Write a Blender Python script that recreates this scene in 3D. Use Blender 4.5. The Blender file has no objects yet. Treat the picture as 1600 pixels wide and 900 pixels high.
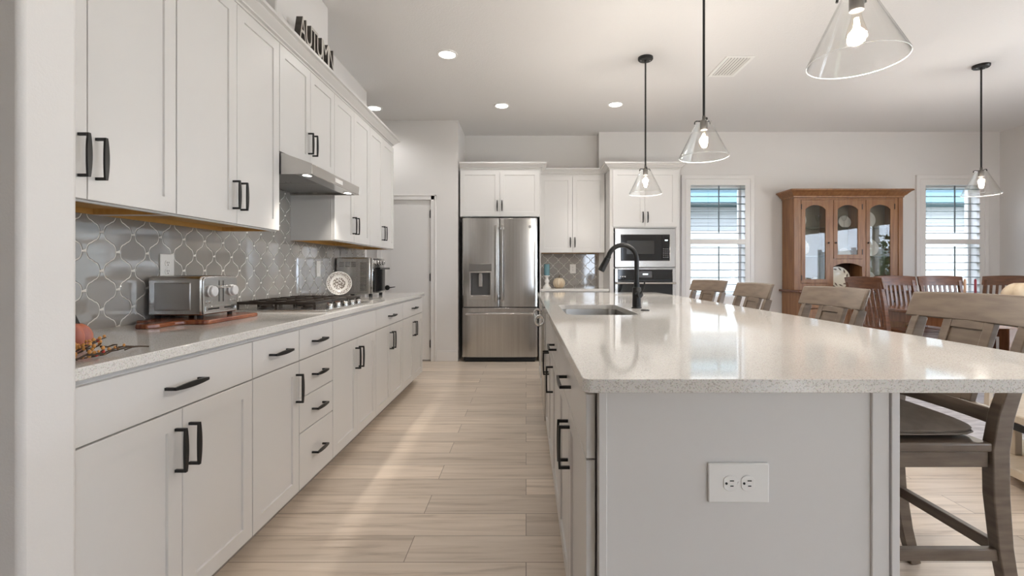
import bpy, bmesh, math, random
from mathutils import Vector, Matrix, Euler
random.seed(7)
PI = math.pi
C = bpy.context.scene.collection
SC = bpy.context.scene

# ------------------------------------------------------------------ camera
F, VX, VY, H = 740.0, 822.0, 423.0, 1.145
cam_d = bpy.data.cameras.new('camera')
cam = bpy.data.objects.new('camera', cam_d); C.objects.link(cam)
cam.location = (0, 0, H); cam.rotation_euler = (PI/2, 0, 0)
cam_d.sensor_width = 36.0; cam_d.lens = F/1600*36
cam_d.shift_x = -(VX-800)/1600; cam_d.shift_y = (VY-450)/1600
cam_d.clip_start = 0.05
SC.camera = cam

# ------------------------------------------------------------------ world, sun, daylight, exposure
SC.view_settings.view_transform = 'Standard'
try: SC.view_settings.look = 'None'
except Exception: pass
SC.view_settings.gamma = 1.0
SC.view_settings.use_curve_mapping = False
SC.view_settings.exposure = 0.44
SC.cycles.use_denoising = True
SC.cycles.max_bounces = 10
SC.cycles.diffuse_bounces = 6
SC.cycles.glossy_bounces = 5
SC.cycles.transparent_max_bounces = 16
SC.cycles.caustics_reflective = False
SC.cycles.caustics_refractive = False
SC.cycles.sample_clamp_indirect = 6.0
w = bpy.data.worlds.new('sky'); SC.world = w; w.use_nodes = True
wn = w.node_tree.nodes; wn['Background'].inputs[0].default_value = (0.91, 0.955, 1.10, 1); wn['Background'].inputs[1].default_value = 8.5

def lamp(name, kind, loc, energy, color=(1, 1, 1), rot=(0, 0, 0), parent=None, **kw):
    d = bpy.data.lights.new(name, kind); d.energy = energy; d.color = color
    for k, v in kw.items(): setattr(d, k, v)
    o = bpy.data.objects.new(name, d); C.objects.link(o); o.location = loc; o.rotation_euler = rot
    if parent: o.parent = parent
    return o
lamp('sun', 'SUN', (0, -5, 8), 12, (1, .98, .95), (math.radians(42), 0, math.radians(-12)), angle=.01)
def portal(loc, rot, sx, sy):
    o = lamp('daylight_portal', 'AREA', loc, 1, rot=rot, shape='RECTANGLE', size=sx, size_y=sy)
    o.data.cycles.is_portal = True
portal((6.58, .975, 1.03), (0, PI/2, 0), 2.05, 6.35)
portal((2.62, 6.62, 1.55), (-PI/2, 0, 0), .8, 1.6)
portal((2.6, -3.55, 1.15), (PI/2, 0, 0), 1.2, 2.1)  # daylight through the added rear window
portal((5.83, 6.62, 1.55), (-PI/2, 0, 0), .8, 1.6)

# ------------------------------------------------------------------ helpers
def NW(m): return m.node_tree.nodes, m.node_tree.links
def mat(name, col, rough=.5, metal=0.0, spec=None, bump=None, coat=None, emit=None, estr=0, trans=None, ior=None, var=None, rvar=None):
    """bump=(scale,strength,dist[,stretch]); var=(scale,col2[,stretch])"""
    m = bpy.data.materials.new(name); m.use_nodes = True
    n, l = NW(m); b = n['Principled BSDF']
    b.inputs['Base Color'].default_value = (*col, 1); b.inputs['Roughness'].default_value = rough; b.inputs['Metallic'].default_value = metal
    if spec is not None: b.inputs['Specular IOR Level'].default_value = spec
    if coat is not None: b.inputs['Coat Weight'].default_value = coat; b.inputs['Coat Roughness'].default_value = .08
    if emit is not None: b.inputs['Emission Color'].default_value = (*emit, 1); b.inputs['Emission Strength'].default_value = estr
    if trans is not None: b.inputs['Transmission Weight'].default_value = trans
    if ior is not None: b.inputs['IOR'].default_value = ior
    def noise(scale, stretch, detail=4):
        tc = n.new('ShaderNodeTexCoord'); mp = n.new('ShaderNodeMapping'); mp.inputs['Scale'].default_value = stretch
        nz = n.new('ShaderNodeTexNoise'); nz.inputs['Scale'].default_value = scale; nz.inputs['Detail'].default_value = detail
        l.new(tc.outputs['Object'], mp.inputs[0]); l.new(mp.outputs[0], nz.inputs['Vector']); return nz
    if var:
        nz = noise(var[0], var[2] if len(var) > 2 else (1, 1, 1), 6)
        rp = n.new('ShaderNodeValToRGB'); rp.color_ramp.elements[0].position = .34; rp.color_ramp.elements[1].position = .66
        rp.color_ramp.elements[0].color = (*col, 1); rp.color_ramp.elements[1].color = (*var[1], 1)
        l.new(nz.outputs['Fac'], rp.inputs[0]); l.new(rp.outputs[0], b.inputs['Base Color'])
    if bump:
        nz = noise(bump[0], bump[3] if len(bump) > 3 else (1, 1, 1))
        bp = n.new('ShaderNodeBump'); bp.inputs['Strength'].default_value = bump[1]; bp.inputs['Distance'].default_value = bump[2]
        l.new(nz.outputs['Fac'], bp.inputs['Height']); l.new(bp.outputs[0], b.inputs['Normal'])
    return m
def arch_glass(name, tint=(1, 1, 1), rough=0.0, f0=.04, edge=.6):
    m = bpy.data.materials.new(name); m.use_nodes = True; n, l = NW(m); n.remove(n['Principled BSDF'])
    tr = n.new('ShaderNodeBsdfTransparent'); tr.inputs[0].default_value = (*tint, 1)
    gl = n.new('ShaderNodeBsdfGlossy'); gl.inputs['Roughness'].default_value = rough
    fr = n.new('ShaderNodeFresnel'); ge = n.new('ShaderNodeNewGeometry')   # same mirror strength on both faces of the sheet
    io = n.new('ShaderNodeMix'); io.data_type = 'FLOAT'; io.inputs[2].default_value = 1.5; io.inputs[3].default_value = 1/1.5
    l.new(ge.outputs['Backfacing'], io.inputs[0]); l.new(io.outputs[0], fr.inputs['IOR'])
    mx = n.new('ShaderNodeMixShader')
    l.new(fr.outputs[0], mx.inputs[0]); l.new(tr.outputs[0], mx.inputs[1]); l.new(gl.outputs[0], mx.inputs[2])
    l.new(mx.outputs[0], n['Material Output'].inputs[0]); return m

HOOD_W, PEND_W, CAN_W, CAN_N = 16, 28, 25, 3
LOC = {}
class MB:
    """collects shapes into one bmesh"""
    def __init__(s): s.bm = bmesh.new()
    def box(s, x0, x1, y0, y1, z0, z1, rot=None, piv=None):
        vs = [s.bm.verts.new((x, y, z)) for z in (z0, z1) for y in (y0, y1) for x in (x0, x1)]
        for f in ((0, 2, 3, 1), (4, 5, 7, 6), (0, 1, 5, 4), (2, 6, 7, 3), (0, 4, 6, 2), (1, 3, 7, 5)):
            s.bm.faces.new([vs[i] for i in f])
        if rot is not None:
            p = Vector(piv if piv else ((x0+x1)/2, (y0+y1)/2, (z0+z1)/2)); R = Euler(rot).to_matrix()
            for v in vs: v.co = R @ (v.co-p) + p
        return s
    def loft(s, rings, cap=True, closed=False):
        rv = [[s.bm.verts.new(p) for p in r] for r in rings]
        k = len(rv[0])
        pairs = list(zip(rv[:-1], rv[1:])) + ([(rv[-1], rv[0])] if closed else [])
        for a, b in pairs:
            for i in range(k):
                s.bm.faces.new((a[i], a[(i+1) % k], b[(i+1) % k], b[i]))
        if cap and not closed:
            s.bm.faces.new(rv[0][::-1]); s.bm.faces.new(rv[-1])
        return s
    def tube(s, pts, r, seg=10, cap=True, closed=False):
        pts = [Vector(p) for p in pts]; n = len(pts); rs = r if isinstance(r, (list, tuple)) else [r]*n
        rings = []; up = None
        for i, p in enumerate(pts):
            if closed: t = pts[(i+1) % n]-pts[i-1]
            else: t = pts[min(i+1, n-1)]-pts[max(i-1, 0)]
            t.normalize()
            if up is None:
                up = Vector((0, 0, 1)) if abs(t.z) < .9 else Vector((1, 0, 0))
            a = up-t*up.dot(t)
            if a.length < 1e-4: a = t.orthogonal()
            a.normalize(); b = t.cross(a); up = a
            rings.append([p+(a*math.cos(q)+b*math.sin(q))*rs[i] for q in [2*PI*j/seg for j in range(seg)]])
        return s.loft(rings, cap, closed)
    def cyl(s, p0, p1, r, seg=16): return s.tube([p0, p1], r, seg)
    def lathe(s, prof, c=(0, 0, 0), seg=32, axis='z', a0=0, a1=2*PI):
        """prof: (r, h) bottom to top"""
        full = abs(a1-a0-2*PI) < 1e-6; k = seg if full else seg+1
        cols = []
        for j in range(k):
            q = a0+(a1-a0)*j/seg; cq, sq = math.cos(q), math.sin(q); col = []
            for (r, h) in prof:
                if axis == 'z': p = (c[0]+r*cq, c[1]+r*sq, c[2]+h)
                elif axis == 'y': p = (c[0]+r*cq, c[1]+h, c[2]-r*sq)
                else: p = (c[0]+h, c[1]+r*cq, c[2]+r*sq)
                col.append(p)
            cols.append(col)
        vv = []
        poles = {}
        for j in range(k):
            row = []
            for i, p in enumerate(cols[j]):
                if prof[i][0] < 1e-7:
                    if i not in poles: poles[i] = s.bm.verts.new(p)
                    row.append(poles[i])
                else: row.append(s.bm.verts.new(p))
            vv.append(row)
        for j in range(seg):
            a, b = vv[j], vv[(j+1) % k]
            for i in range(len(prof)-1):
                f = [a[i], b[i], b[i+1], a[i+1]]; g = []
                for v in f:
                    if v not in g: g.append(v)
                if len(g) > 2:
                    try: s.bm.faces.new(g)
                    except ValueError: pass
        return s
    def prism(s, poly, z0, z1, ax='z', holes=()):
        """poly: 2-D outline; ax z: (x,y); ax y: (x,z) extruded along y; ax x: (y,z) extruded along x. holes: other outlines"""
        def P(u, v, h): return (u, v, h) if ax == 'z' else ((u, h, v) if ax == 'y' else (h, u, v))
        if not holes:
            a = [s.bm.verts.new(P(u, v, z0)) for u, v in poly]; b = [s.bm.verts.new(P(u, v, z1)) for u, v in poly]; k = len(a)
            s.bm.faces.new(a[::-1]); s.bm.faces.new(b)
            for i in range(k): s.bm.faces.new((a[i], a[(i+1) % k], b[(i+1) % k], b[i]))
            return s
        t = bmesh.new(); loops = []
        for lp in [poly]+list(holes):
            vs = [t.verts.new((u, v, 0)) for u, v in lp]; loops.append(vs)
            for i in range(len(vs)): t.edges.new((vs[i], vs[(i+1) % len(vs)]))
        bmesh.ops.triangle_fill(t, use_beauty=True, use_dissolve=False, edges=t.edges[:], normal=(0, 0, 1))
        t.verts.index_update()
        co = [(v.co.x, v.co.y) for v in t.verts]
        A = [s.bm.verts.new(P(u, v, z0)) for u, v in co]; B = [s.bm.verts.new(P(u, v, z1)) for u, v in co]
        for f in t.faces:
            idx = [v.index for v in f.verts]
            s.bm.faces.new([A[i] for i in idx][::-1]); s.bm.faces.new([B[i] for i in idx])
        for vs in loops:
            k = len(vs)
            for i in range(k):
                a, b = vs[i].index, vs[(i+1) % k].index
                s.bm.faces.new((A[a], A[b], B[b], B[a]))
        t.free(); return s
    def ball(s, c, r, sc=(1, 1, 1), seg=16, rings=10):
        prof = [(r*math.sin(PI*i/rings), -r*math.cos(PI*i/rings)) for i in range(rings+1)]
        n0 = len(s.bm.verts); s.lathe(prof, (0, 0, 0), seg)
        s.bm.verts.ensure_lookup_table()
        for v in s.bm.verts[n0:]:
            v.co = Vector((v.co.x*sc[0]+c[0], v.co.y*sc[1]+c[1], v.co.z*sc[2]+c[2]))
        return s
    def xf(s, M, start=0):
        s.bm.verts.ensure_lookup_table()
        for v in s.bm.verts[start:]: v.co = M @ v.co
        return s
    def n(s): return len(s.bm.verts)

def rrect(x0, x1, y0, y1, r, seg=5):
    out = []
    for cx, cy, a in ((x1-r, y0+r, -PI/2), (x1-r, y1-r, 0), (x0+r, y1-r, PI/2), (x0+r, y0+r, PI)):
        for i in range(seg+1):
            q = a+PI/2*i/seg; out.append((cx+r*math.cos(q), cy+r*math.sin(q)))
    return out

def obj(name, mb, m, parent=None, bevel=0, smooth=None, seg=2):
    bm = mb.bm
    bmesh.ops.recalc_face_normals(bm, faces=bm.faces[:])
    root = parent
    while root is not None and root.parent is not None: root = root.parent
    if root is not None and root.name in LOC:
        off = Vector(LOC[root.name])
        for v in bm.verts: v.co -= off
    me = bpy.data.meshes.new(name); bm.to_mesh(me); bm.free()
    ms = m if isinstance(m, (list, tuple)) else [m]
    for x in ms: me.materials.append(x)
    o = bpy.data.objects.new(name, me); C.objects.link(o)
    if parent: o.parent = parent
    if smooth or bevel:
        me.polygons.foreach_set('use_smooth', [True]*len(me.polygons))
        me.set_sharp_from_angle(angle=math.radians(smooth if smooth else 30))
    if bevel:
        b = o.modifiers.new('bevel', 'BEVEL'); b.width = bevel; b.segments = seg; b.limit_method = 'ANGLE'; b.angle_limit = math.radians(40)
    return o
def thing(name, label, cat, loc=(0, 0, 0), rotz=0, group=None, world=True):
    """an Empty at the thing's base; with world=True its parts are given in world coordinates"""
    o = bpy.data.objects.new(name, None); C.objects.link(o); o.empty_display_size = .1
    o.location = loc; o.rotation_euler = (0, 0, rotz)
    o['label'] = label; o['category'] = cat
    if group: o['group'] = group
    if world: LOC[o.name] = loc
    return o
def tag(o, label, cat, group=None, kind=None):
    o['label'] = label; o['category'] = cat
    if group: o['group'] = group
    if kind: o['kind'] = kind
    return o
def struct(name, mb, m, parent=None, bevel=0, smooth=None, label=None, cat=None):
    o = obj(name, mb, m, parent, bevel, smooth)
    if not parent:
        o['kind'] = 'structure'
        if label: o['label'] = label; o['category'] = cat
    return o
def rebase(o):
    """put a single mesh thing's origin at its base"""
    me = o.data; n = len(me.vertices)
    xs = [v.co.x for v in me.vertices]; ys = [v.co.y for v in me.vertices]; zs = [v.co.z for v in me.vertices]
    off = Vector(((min(xs)+max(xs))/2, (min(ys)+max(ys))/2, min(zs)))
    for v in me.vertices: v.co -= off
    o.location = o.location+off
    return o
def single(name, mb, m, label, cat, group=None, bevel=0, smooth=None, seg=2):
    return tag(rebase(obj(name, mb, m, None, bevel, smooth, seg)), label, cat, group)
def dup(root, loc, rotz, label, group=None):
    r = root.copy(); C.objects.link(r); r.location = loc; r.rotation_euler = (0, 0, rotz); r['label'] = label
    if group: r['group'] = group
    for ch in list(root.children):
        c = ch.copy(); C.objects.link(c); c.parent = r
        for g in list(ch.children):
            d = g.copy(); C.objects.link(d); d.parent = c
    return r

# ------------------------------------------------------------------ materials
M = {}
M['wall'] = mat('wall_paint', (.695, .675, .66), .75, bump=(190, .12, .004))
M['ceil'] = mat('ceiling_paint', (.72, .705, .695), .85, bump=(75, .25, .006))
M['cab'] = mat('cabinet_white_paint', (.655, .640, .627), .32)
M['trim'] = mat('trim_white_paint', (.735, .715, .70), .35)
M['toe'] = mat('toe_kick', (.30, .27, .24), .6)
M['birch'] = mat('raw_birch', (.50, .27, .07), .55, var=(3, (.60, .36, .12), (1, 14, 1)))
M['black'] = mat('black_metal', (.012, .012, .012), .38, metal=.2)
M['blackgloss'] = mat('black_glass', (.012, .012, .013), .06)
M['darkgrey'] = mat('dark_grey_plastic', (.045, .045, .048), .4)
M['rubber'] = mat('black_rubber', (.015, .015, .015), .7)
M['steel'] = mat('brushed_steel', (.50, .485, .465), .22, metal=1, bump=(26, .05, .002, (1, 1, .03)), var=(5, (.56, .545, .525), (9, 9, .12)))
M['steel_h'] = mat('brushed_steel_cross', (.56, .545, .525), .24, metal=1)
M['chrome'] = mat('polished_chrome', (.72, .72, .72), .08, metal=1)
M['plastic'] = mat('white_plastic', (.80, .79, .77), .35)
M['slot'] = mat('slot_black', (.01, .01, .01), .6)
M['lens'] = mat('light_lens', (.9, .9, .9), .4, emit=(1, .96, .9), estr=9)
M['glass'] = arch_glass('clear_glass')
M['pane'] = arch_glass('window_glass', (.93, .97, .98))
M['fil'] = mat('filament', (1, .8, .5), .4, emit=(1, .86, .66), estr=30)
M['bulb'] = arch_glass('bulb_glass', (1, .97, .93))
M['grate'] = mat('cast_iron', (.035, .026, .02), .33, metal=.35)
M['white'] = mat('white_ceramic', (.80, .78, .75), .2)
M['paper'] = mat('white_paper', (.8, .78, .74), .7)
M['stool'] = mat('taupe_wood', (.108, .076, .053), .4, var=(7, (.165, .123, .09), (1.2, 1.2, 7)), bump=(40, .06, .002, (8, 8, .6)))
M['hutch'] = mat('hutch_oak', (.20, .088, .036), .38, var=(6, (.30, .145, .062), (6, 6, .5)), bump=(60, .05, .001, (6, 6, .3)))
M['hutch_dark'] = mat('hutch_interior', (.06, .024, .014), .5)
M['hutch_back'] = mat('hutch_back_panel', (.30, .27, .21), .5)
M['cherry'] = mat('dark_cherry_wood', (.10, .036, .016), .3, var=(6, (.17, .066, .028), (2, 2, 9)), coat=.12)
M['table'] = mat('table_wood', (.16, .062, .026), .22, var=(4, (.24, .10, .045), (1, 9, 1)), coat=.4)
M['cushion'] = mat('seat_cushion_fabric', (.17, .135, .105), .8, bump=(420, .3, .002), var=(30, (.20, .163, .13)))
M['board'] = mat('mahogany_board', (.16, .04, .018), .25, var=(5, (.28, .09, .035), (14, 1.5, 1)), coat=.3)
M['tile'] = mat('taupe_glazed_tile', (.285, .268, .25), .05, spec=1.0, var=(2.2, (.325, .305, .285)), bump=(7, .04, .004))
M['grout'] = mat('pale_grout', (.74, .71, .67), .8)
M['rug'] = mat('pale_rug', (.60, .57, .57), .95, var=(9, (.40, .37, .38), (1, 3, 1)), bump=(200, .5, .004))
M['lightwood'] = mat('bleached_wood', (.50, .41, .31), .5, var=(5, (.58, .49, .38), (1, 8, 1)))
M['teal_candle'] = mat('blue_wax', (.12, .24, .27), .5)
M['cream'] = mat('cream_pumpkin', (.66, .56, .42), .6, var=(8, (.5, .38, .25)))
M['orange'] = mat('orange_pumpkin', (.52, .15, .07), .5, var=(22, (.42, .16, .13), (2, 2, .5)))
M['stem'] = mat('dry_stem', (.12, .08, .04), .8)
M['twig'] = mat('twig', (.05, .03, .018), .8)
M['berry'] = mat('amber_berry', (.55, .25, .06), .4)
M['berry_red'] = mat('red_berry', (.45, .03, .02), .4)
M['burgundy'] = mat('burgundy_wax', (.17, .008, .02), .4)
M['tan_wax'] = mat('tan_wax', (.42, .26, .17), .5)
M['letter'] = mat('weathered_dark_wood', (.05, .043, .038), .7, var=(25, (.09, .078, .068)))
M['letter_face'] = mat('whitewashed_wood', (.50, .47, .43), .7)
M['house'] = mat('neighbour_siding', (.25, .26, .26), .7)
M['house_trim'] = mat('neighbour_blue_trim', (.05, .10, .125), .6)
M['grass'] = mat('lawn', (.10, .115, .065), .9, var=(4, (.075, .09, .045)))
M['leaf'] = mat('shrub_leaf', (.05, .10, .03), .7)

# quartz
def quartz():
    m = mat('white_quartz', (.66, .645, .62), .07); n, l = NW(m); b = n['Principled BSDF']
    tc = n.new('ShaderNodeTexCoord'); v = n.new('ShaderNodeTexVoronoi'); v.inputs['Scale'].default_value = 420
    nz = n.new('ShaderNodeTexNoise'); nz.inputs['Scale'].default_value = 330; nz.inputs['Detail'].default_value = 2
    r = n.new('ShaderNodeValToRGB'); r.color_ramp.elements[0].position = .34; r.color_ramp.elements[1].position = .47
    r.color_ramp.elements[0].color = (.50, .47, .43, 1); r.color_ramp.elements[1].color = (.74, .72, .69, 1)
    mx = n.new('ShaderNodeMix'); mx.data_type = 'RGBA'; mx.blend_type = 'MULTIPLY'; mx.inputs[0].default_value = .06
    l.new(tc.outputs['Object'], v.inputs['Vector']); l.new(tc.outputs['Object'], nz.inputs['Vector'])
    l.new(nz.outputs['Fac'], r.inputs[0]); l.new(r.outputs[0], mx.inputs[6]); l.new(v.outputs['Color'], mx.inputs[7])
    l.new(mx.outputs[2], b.inputs['Base Color']); return m
M['quartz'] = quartz()
# plank floor: boards run along X
def planks():
    m = mat('plank_floor', (.4, .3, .22), .33); n, l = NW(m); b = n['Principled BSDF']
    tc = n.new('ShaderNodeTexCoord'); br = n.new('ShaderNodeTexBrick')
    br.inputs['Scale'].default_value = 1.0; br.inputs['Brick Width'].default_value = 1.3; br.inputs['Row Height'].default_value = .186
    br.inputs['Mortar Size'].default_value = .0016; br.inputs['Mortar Smooth'].default_value = 0; br.offset = .37; br.offset_frequency = 2; br.squash = 1
    br.inputs['Color1'].default_value = (0, 0, 0, 1); br.inputs['Color2'].default_value = (1, 1, 1, 1); br.inputs['Mortar'].default_value = (.5, .5, .5, 1)
    l.new(tc.outputs['Object'], br.inputs['Vector'])
    mul = n.new('ShaderNodeVectorMath'); mul.operation = 'MULTIPLY'; mul.inputs[1].default_value = (13.1, 7.7, 0)
    add = n.new('ShaderNodeVectorMath'); add.operation = 'ADD'
    l.new(br.outputs['Color'], mul.inputs[0]); l.new(mul.outputs[0], add.inputs[0]); l.new(tc.outputs['Object'], add.inputs[1])
    mp = n.new('ShaderNodeMapping'); mp.inputs['Scale'].default_value = (1.1, 16, 1); l.new(add.outputs[0], mp.inputs[0])
    nz = n.new('ShaderNodeTexNoise'); nz.inputs['Scale'].default_value = 1.6; nz.inputs['Detail'].default_value = 9; nz.inputs['Roughness'].default_value = .62; nz.inputs['Distortion'].default_value = .6
    l.new(mp.outputs[0], nz.inputs['Vector'])
    rp = n.new('ShaderNodeValToRGB'); cr = rp.color_ramp
    cr.elements[0].position = .27; cr.elements[0].color = (.46, .365, .285, 1); cr.elements[1].position = .72; cr.elements[1].color = (.82, .715, .61, 1)
    e = cr.elements.new(.46); e.color = (.70, .595, .49, 1)
    l.new(nz.outputs['Fac'], rp.inputs[0])
    ton = n.new('ShaderNodeValToRGB'); ton.color_ramp.elements[0].color = (.84, .83, .82, 1); ton.color_ramp.elements[1].color = (1.06, 1.05, 1.04, 1)
    l.new(br.outputs['Color'], ton.inputs[0])
    mx = n.new('ShaderNodeMix'); mx.data_type = 'RGBA'; mx.blend_type = 'MULTIPLY'; mx.inputs[0].default_value = 1
    l.new(rp.outputs[0], mx.inputs[6]); l.new(ton.outputs[0], mx.inputs[7])
    mm = n.new('ShaderNodeMix'); mm.data_type = 'RGBA'; l.new(br.outputs['Fac'], mm.inputs[0]); l.new(mx.outputs[2], mm.inputs[6]); mm.inputs[7].default_value = (.27, .205, .155, 1)
    l.new(mm.outputs[2], b.inputs['Base Color'])
    bp = n.new('ShaderNodeBump'); bp.inputs['Strength'].default_value = .12; bp.inputs['Distance'].default_value = .002
    l.new(nz.outputs['Fac'], bp.inputs['Height']); l.new(bp.outputs[0], b.inputs['Normal'])
    return m
M['floor'] = planks()
def mesh_filter():
    m = mat('filter_mesh', (.3, .29, .28), .35, metal=.8); n, l = NW(m); b = n['Principled BSDF']
    tc = n.new('ShaderNodeTexCoord'); ck = n.new('ShaderNodeTexVoronoi'); ck.inputs['Scale'].default_value = 110; ck.inputs['Randomness'].default_value = 0
    r = n.new('ShaderNodeValToRGB'); r.color_ramp.elements[0].position = .3; r.color_ramp.elements[1].position = .5
    r.color_ramp.elements[0].color = (.05, .05, .05, 1); r.color_ramp.elements[1].color = (.42, .41, .40, 1)
    l.new(tc.outputs['Object'], ck.inputs['Vector']); l.new(ck.outputs['Distance'], r.inputs[0]); l.new(r.outputs[0], b.inputs['Base Color'])
    return m
M['filter'] = mesh_filter()
def plate_mat(name):
    """transfer-ware: printed scroll border and centre motif on white, by radius in the plate's own plane"""
    m = mat(name, (.75, .72, .68), .2); n, l = NW(m); b = n['Principled BSDF']
    tc = n.new('ShaderNodeTexCoord'); sp = n.new('ShaderNodeSeparateXYZ'); l.new(tc.outputs['Object'], sp.inputs[0])
    cb = n.new('ShaderNodeCombineXYZ'); l.new(sp.outputs[0], cb.inputs[0]); l.new(sp.outputs[1], cb.inputs[1])
    ln = n.new('ShaderNodeVectorMath'); ln.operation = 'LENGTH'; l.new(cb.outputs[0], ln.inputs[0])
    def layer(scale, thr):
        nz = n.new('ShaderNodeTexNoise'); nz.inputs['Scale'].default_value = scale; nz.inputs['Detail'].default_value = 2; l.new(cb.outputs[0], nz.inputs['Vector'])
        g = n.new('ShaderNodeMath'); g.operation = 'GREATER_THAN'; g.inputs[1].default_value = thr; l.new(nz.outputs['Fac'], g.inputs[0]); return g
    A, B = layer(150, .50), layer(75, .47)
    def band(lo, hi):
        r = n.new('ShaderNodeValToRGB'); cr = r.color_ramp; cr.interpolation = 'CONSTANT'
        cr.elements[0].position = 0; cr.elements[0].color = (0, 0, 0, 1); cr.elements[1].position = lo*10; cr.elements[1].color = (1, 1, 1, 1)
        e = cr.elements.new(hi*10); e.color = (0, 0, 0, 1)
        ml = n.new('ShaderNodeMath'); ml.operation = 'MULTIPLY'; ml.inputs[1].default_value = 10; l.new(ln.outputs['Value'], ml.inputs[0]); l.new(ml.outputs[0], r.inputs[0]); return r
    mu = lambda x, y: (lambda q: (l.new(x, q.inputs[0]), l.new(y, q.inputs[1]), setattr(q, 'operation', 'MULTIPLY'), q)[3])(n.new('ShaderNodeMath'))
    p1 = mu(A.outputs[0], band(.064, .086).outputs[0]); p2 = mu(B.outputs[0], band(.0001, .046).outputs[0])
    ad = n.new('ShaderNodeMath'); ad.operation = 'ADD'; ad.use_clamp = True; l.new(p1.outputs[0], ad.inputs[0]); l.new(p2.outputs[0], ad.inputs[1])
    mx = n.new('ShaderNodeMix'); mx.data_type = 'RGBA'; l.new(ad.outputs[0], mx.inputs[0]); mx.inputs[6].default_value = (.76, .73, .69, 1); mx.inputs[7].default_value = (.22, .185, .16, 1)
    l.new(mx.outputs[2], b.inputs['Base Color']); return m
M['plate_print'] = plate_mat('printed_plate')
M['platter_print'] = mat('cream_platter', (.74, .68, .56), .2)
M['louver'] = mat('backlit_dark_louver', (.13, .165, .185), .45)  # backlit darkness of louvres and tilt rods put into their colour
M['socket'] = mat('bronze_socket', (.13, .12, .11), .35, metal=.9)
M['panelgrey'] = mat('grey_panel_steel', (.30, .295, .285), .25, metal=.9)
M['fence'] = mat('reflection_screen_vinyl', (.42, .45, .46), .6)
def edge_glass():
    m = bpy.data.materials.new('glass_edge_glint'); m.use_nodes = True; n, l = NW(m); b = n['Principled BSDF']
    b.inputs['Base Color'].default_value = (.9, .92, .92, 1); b.inputs['Roughness'].default_value = .1
    tr = n.new('ShaderNodeBsdfTransparent'); mx = n.new('ShaderNodeMixShader'); mx.inputs[0].default_value = .32  # part-white mix paints the bright refracted rim line into the glass
    l.new(tr.outputs[0], mx.inputs[1]); l.new(b.outputs[0], mx.inputs[2]); l.new(mx.outputs[0], n['Material Output'].inputs[0]); return m
M['edge'] = edge_glass()
M['cabglass'] = arch_glass('hutch_glass', (.97, .98, .97))
M['shelfglass'] = arch_glass('shelf_glass', (.90, .96, .94))
M['goblet'] = arch_glass('goblet_glass', (.95, .96, .96))
M['leafprint'] = mat('leaf_print', (.12, .075, .045), .4)
M['recess'] = mat('dispenser_recess_grey', (.09, .09, .092), .35)
M['bounce_slab'] = mat('pale_bounce_slab', (.62, .60, .57), .8)  # pale so that the added slab throws daylight up
M['sinksteel'] = mat('sink_steel', (.36, .35, .335), .3, metal=1)
# ------------------------------------------------------------------ room shell
CE = 3.048
XL, XR, YR = -1.696, 6.5, 6.50     # kitchen wall, right wall, right part of the far wall
YD, YA = 5.99, 6.67                # pantry door wall, fridge alcove back
XA = -.86
struct('floor', MB().box(-5, 6.7, -3.7, 6.9, -.1, 0), M['floor'])
struct('ceiling', MB().box(-5, 6.7, -3.7, 6.9, CE, CE+.15), M['ceil'])
struct('wall_left', MB().box(XL-.15, XL, 1.10, 5.04, 0, CE), M['wall'])
struct('wall_near', MB().box(-3.2, -1.04, .974, 1.10, 0, CE), M['wall'], bevel=.012, smooth=40)
struct('wall_chase', MB().box(XL+.001, -1.431, 2.715, 3.427, 2.463, CE-.001), M['wall'], bevel=.01, smooth=40)
struct('wall_hall', MB().box(-5, -4.85, -3.7, 6.0, 0, CE), M['wall'])
# pantry door wall with its opening, the alcove and the window wall
DX0, DX1, DZ = -1.822, -1.200, 2.045
mb = MB()
mb.box(-4.85, DX0, YD, YD+.12, 0, CE); mb.box(DX0, DX1, YD, YD+.12, DZ, CE); mb.box(DX1, XA, YD, YD+.12, 0, CE)
struct('wall_door', mb, M['wall'])
struct('wall_alcove_side', MB().box(XA-.12, XA, YD+.12, YA+.15, 0, CE), M['wall'])
struct('wall_alcove', MB().box(XA, 1.0, YA, YA+.15, 0, CE), M['wall'])
W1 = (2.25, 2.995, .78, 2.33); W2 = (5.464, 6.20, .78, 2.33)
q = lambda a: [(a[0], a[2]), (a[1], a[2]), (a[1], a[3]), (a[0], a[3])]
struct('wall_back', MB().prism([(1.0, 0), (XR+.2, 0), (XR+.2, CE), (1.0, CE)], YR, YR+.2, 'y', holes=[q(W1), q(W2)]), M['wall'])
struct('wall_pantry', MB().box(-2.6, XA-.13, 7.2, 7.3, 0, CE), M['wall'])
# right wall with the glass slider (outside the frame, seen in reflections)
S0, S1, SZ = -2.2, 4.15, 2.06  # slider lengthened toward the rear to let in more daylight
mb = MB(); mb.box(XR, XR+.2, -3.7, S0, 0, CE); mb.box(XR, XR+.2, S1, YR+.2, 0, CE); mb.box(XR, XR+.2, S0, S1, SZ, CE)
struct('wall_right', mb, M['wall'])
mb = MB()
for y in (S0, -1.15, -.1, .95, 2.02, 3.44, S1-.07): mb.box(XR+.04, XR+.12, y, y+.07, 0, SZ)
mb.box(XR+.04, XR+.12, S0, S1, SZ-.07, SZ); mb.box(XR+.04, XR+.12, S0, S1, 0, .06)
sl = struct('window_3', mb, M['trim'])
obj('window_pane', MB().box(XR+.075, XR+.081, S0+.02, S1-.02, .03, SZ-.03), M['pane'], sl)
struct('wall_rear', MB().prism([(-5, 0), (XR+.2, 0), (XR+.2, CE), (-5, CE)], -3.7, -3.5, 'y', holes=[[(2.0, .1), (3.2, .1), (3.2, 2.2), (2.0, 2.2)]]), M['wall'])
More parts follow.
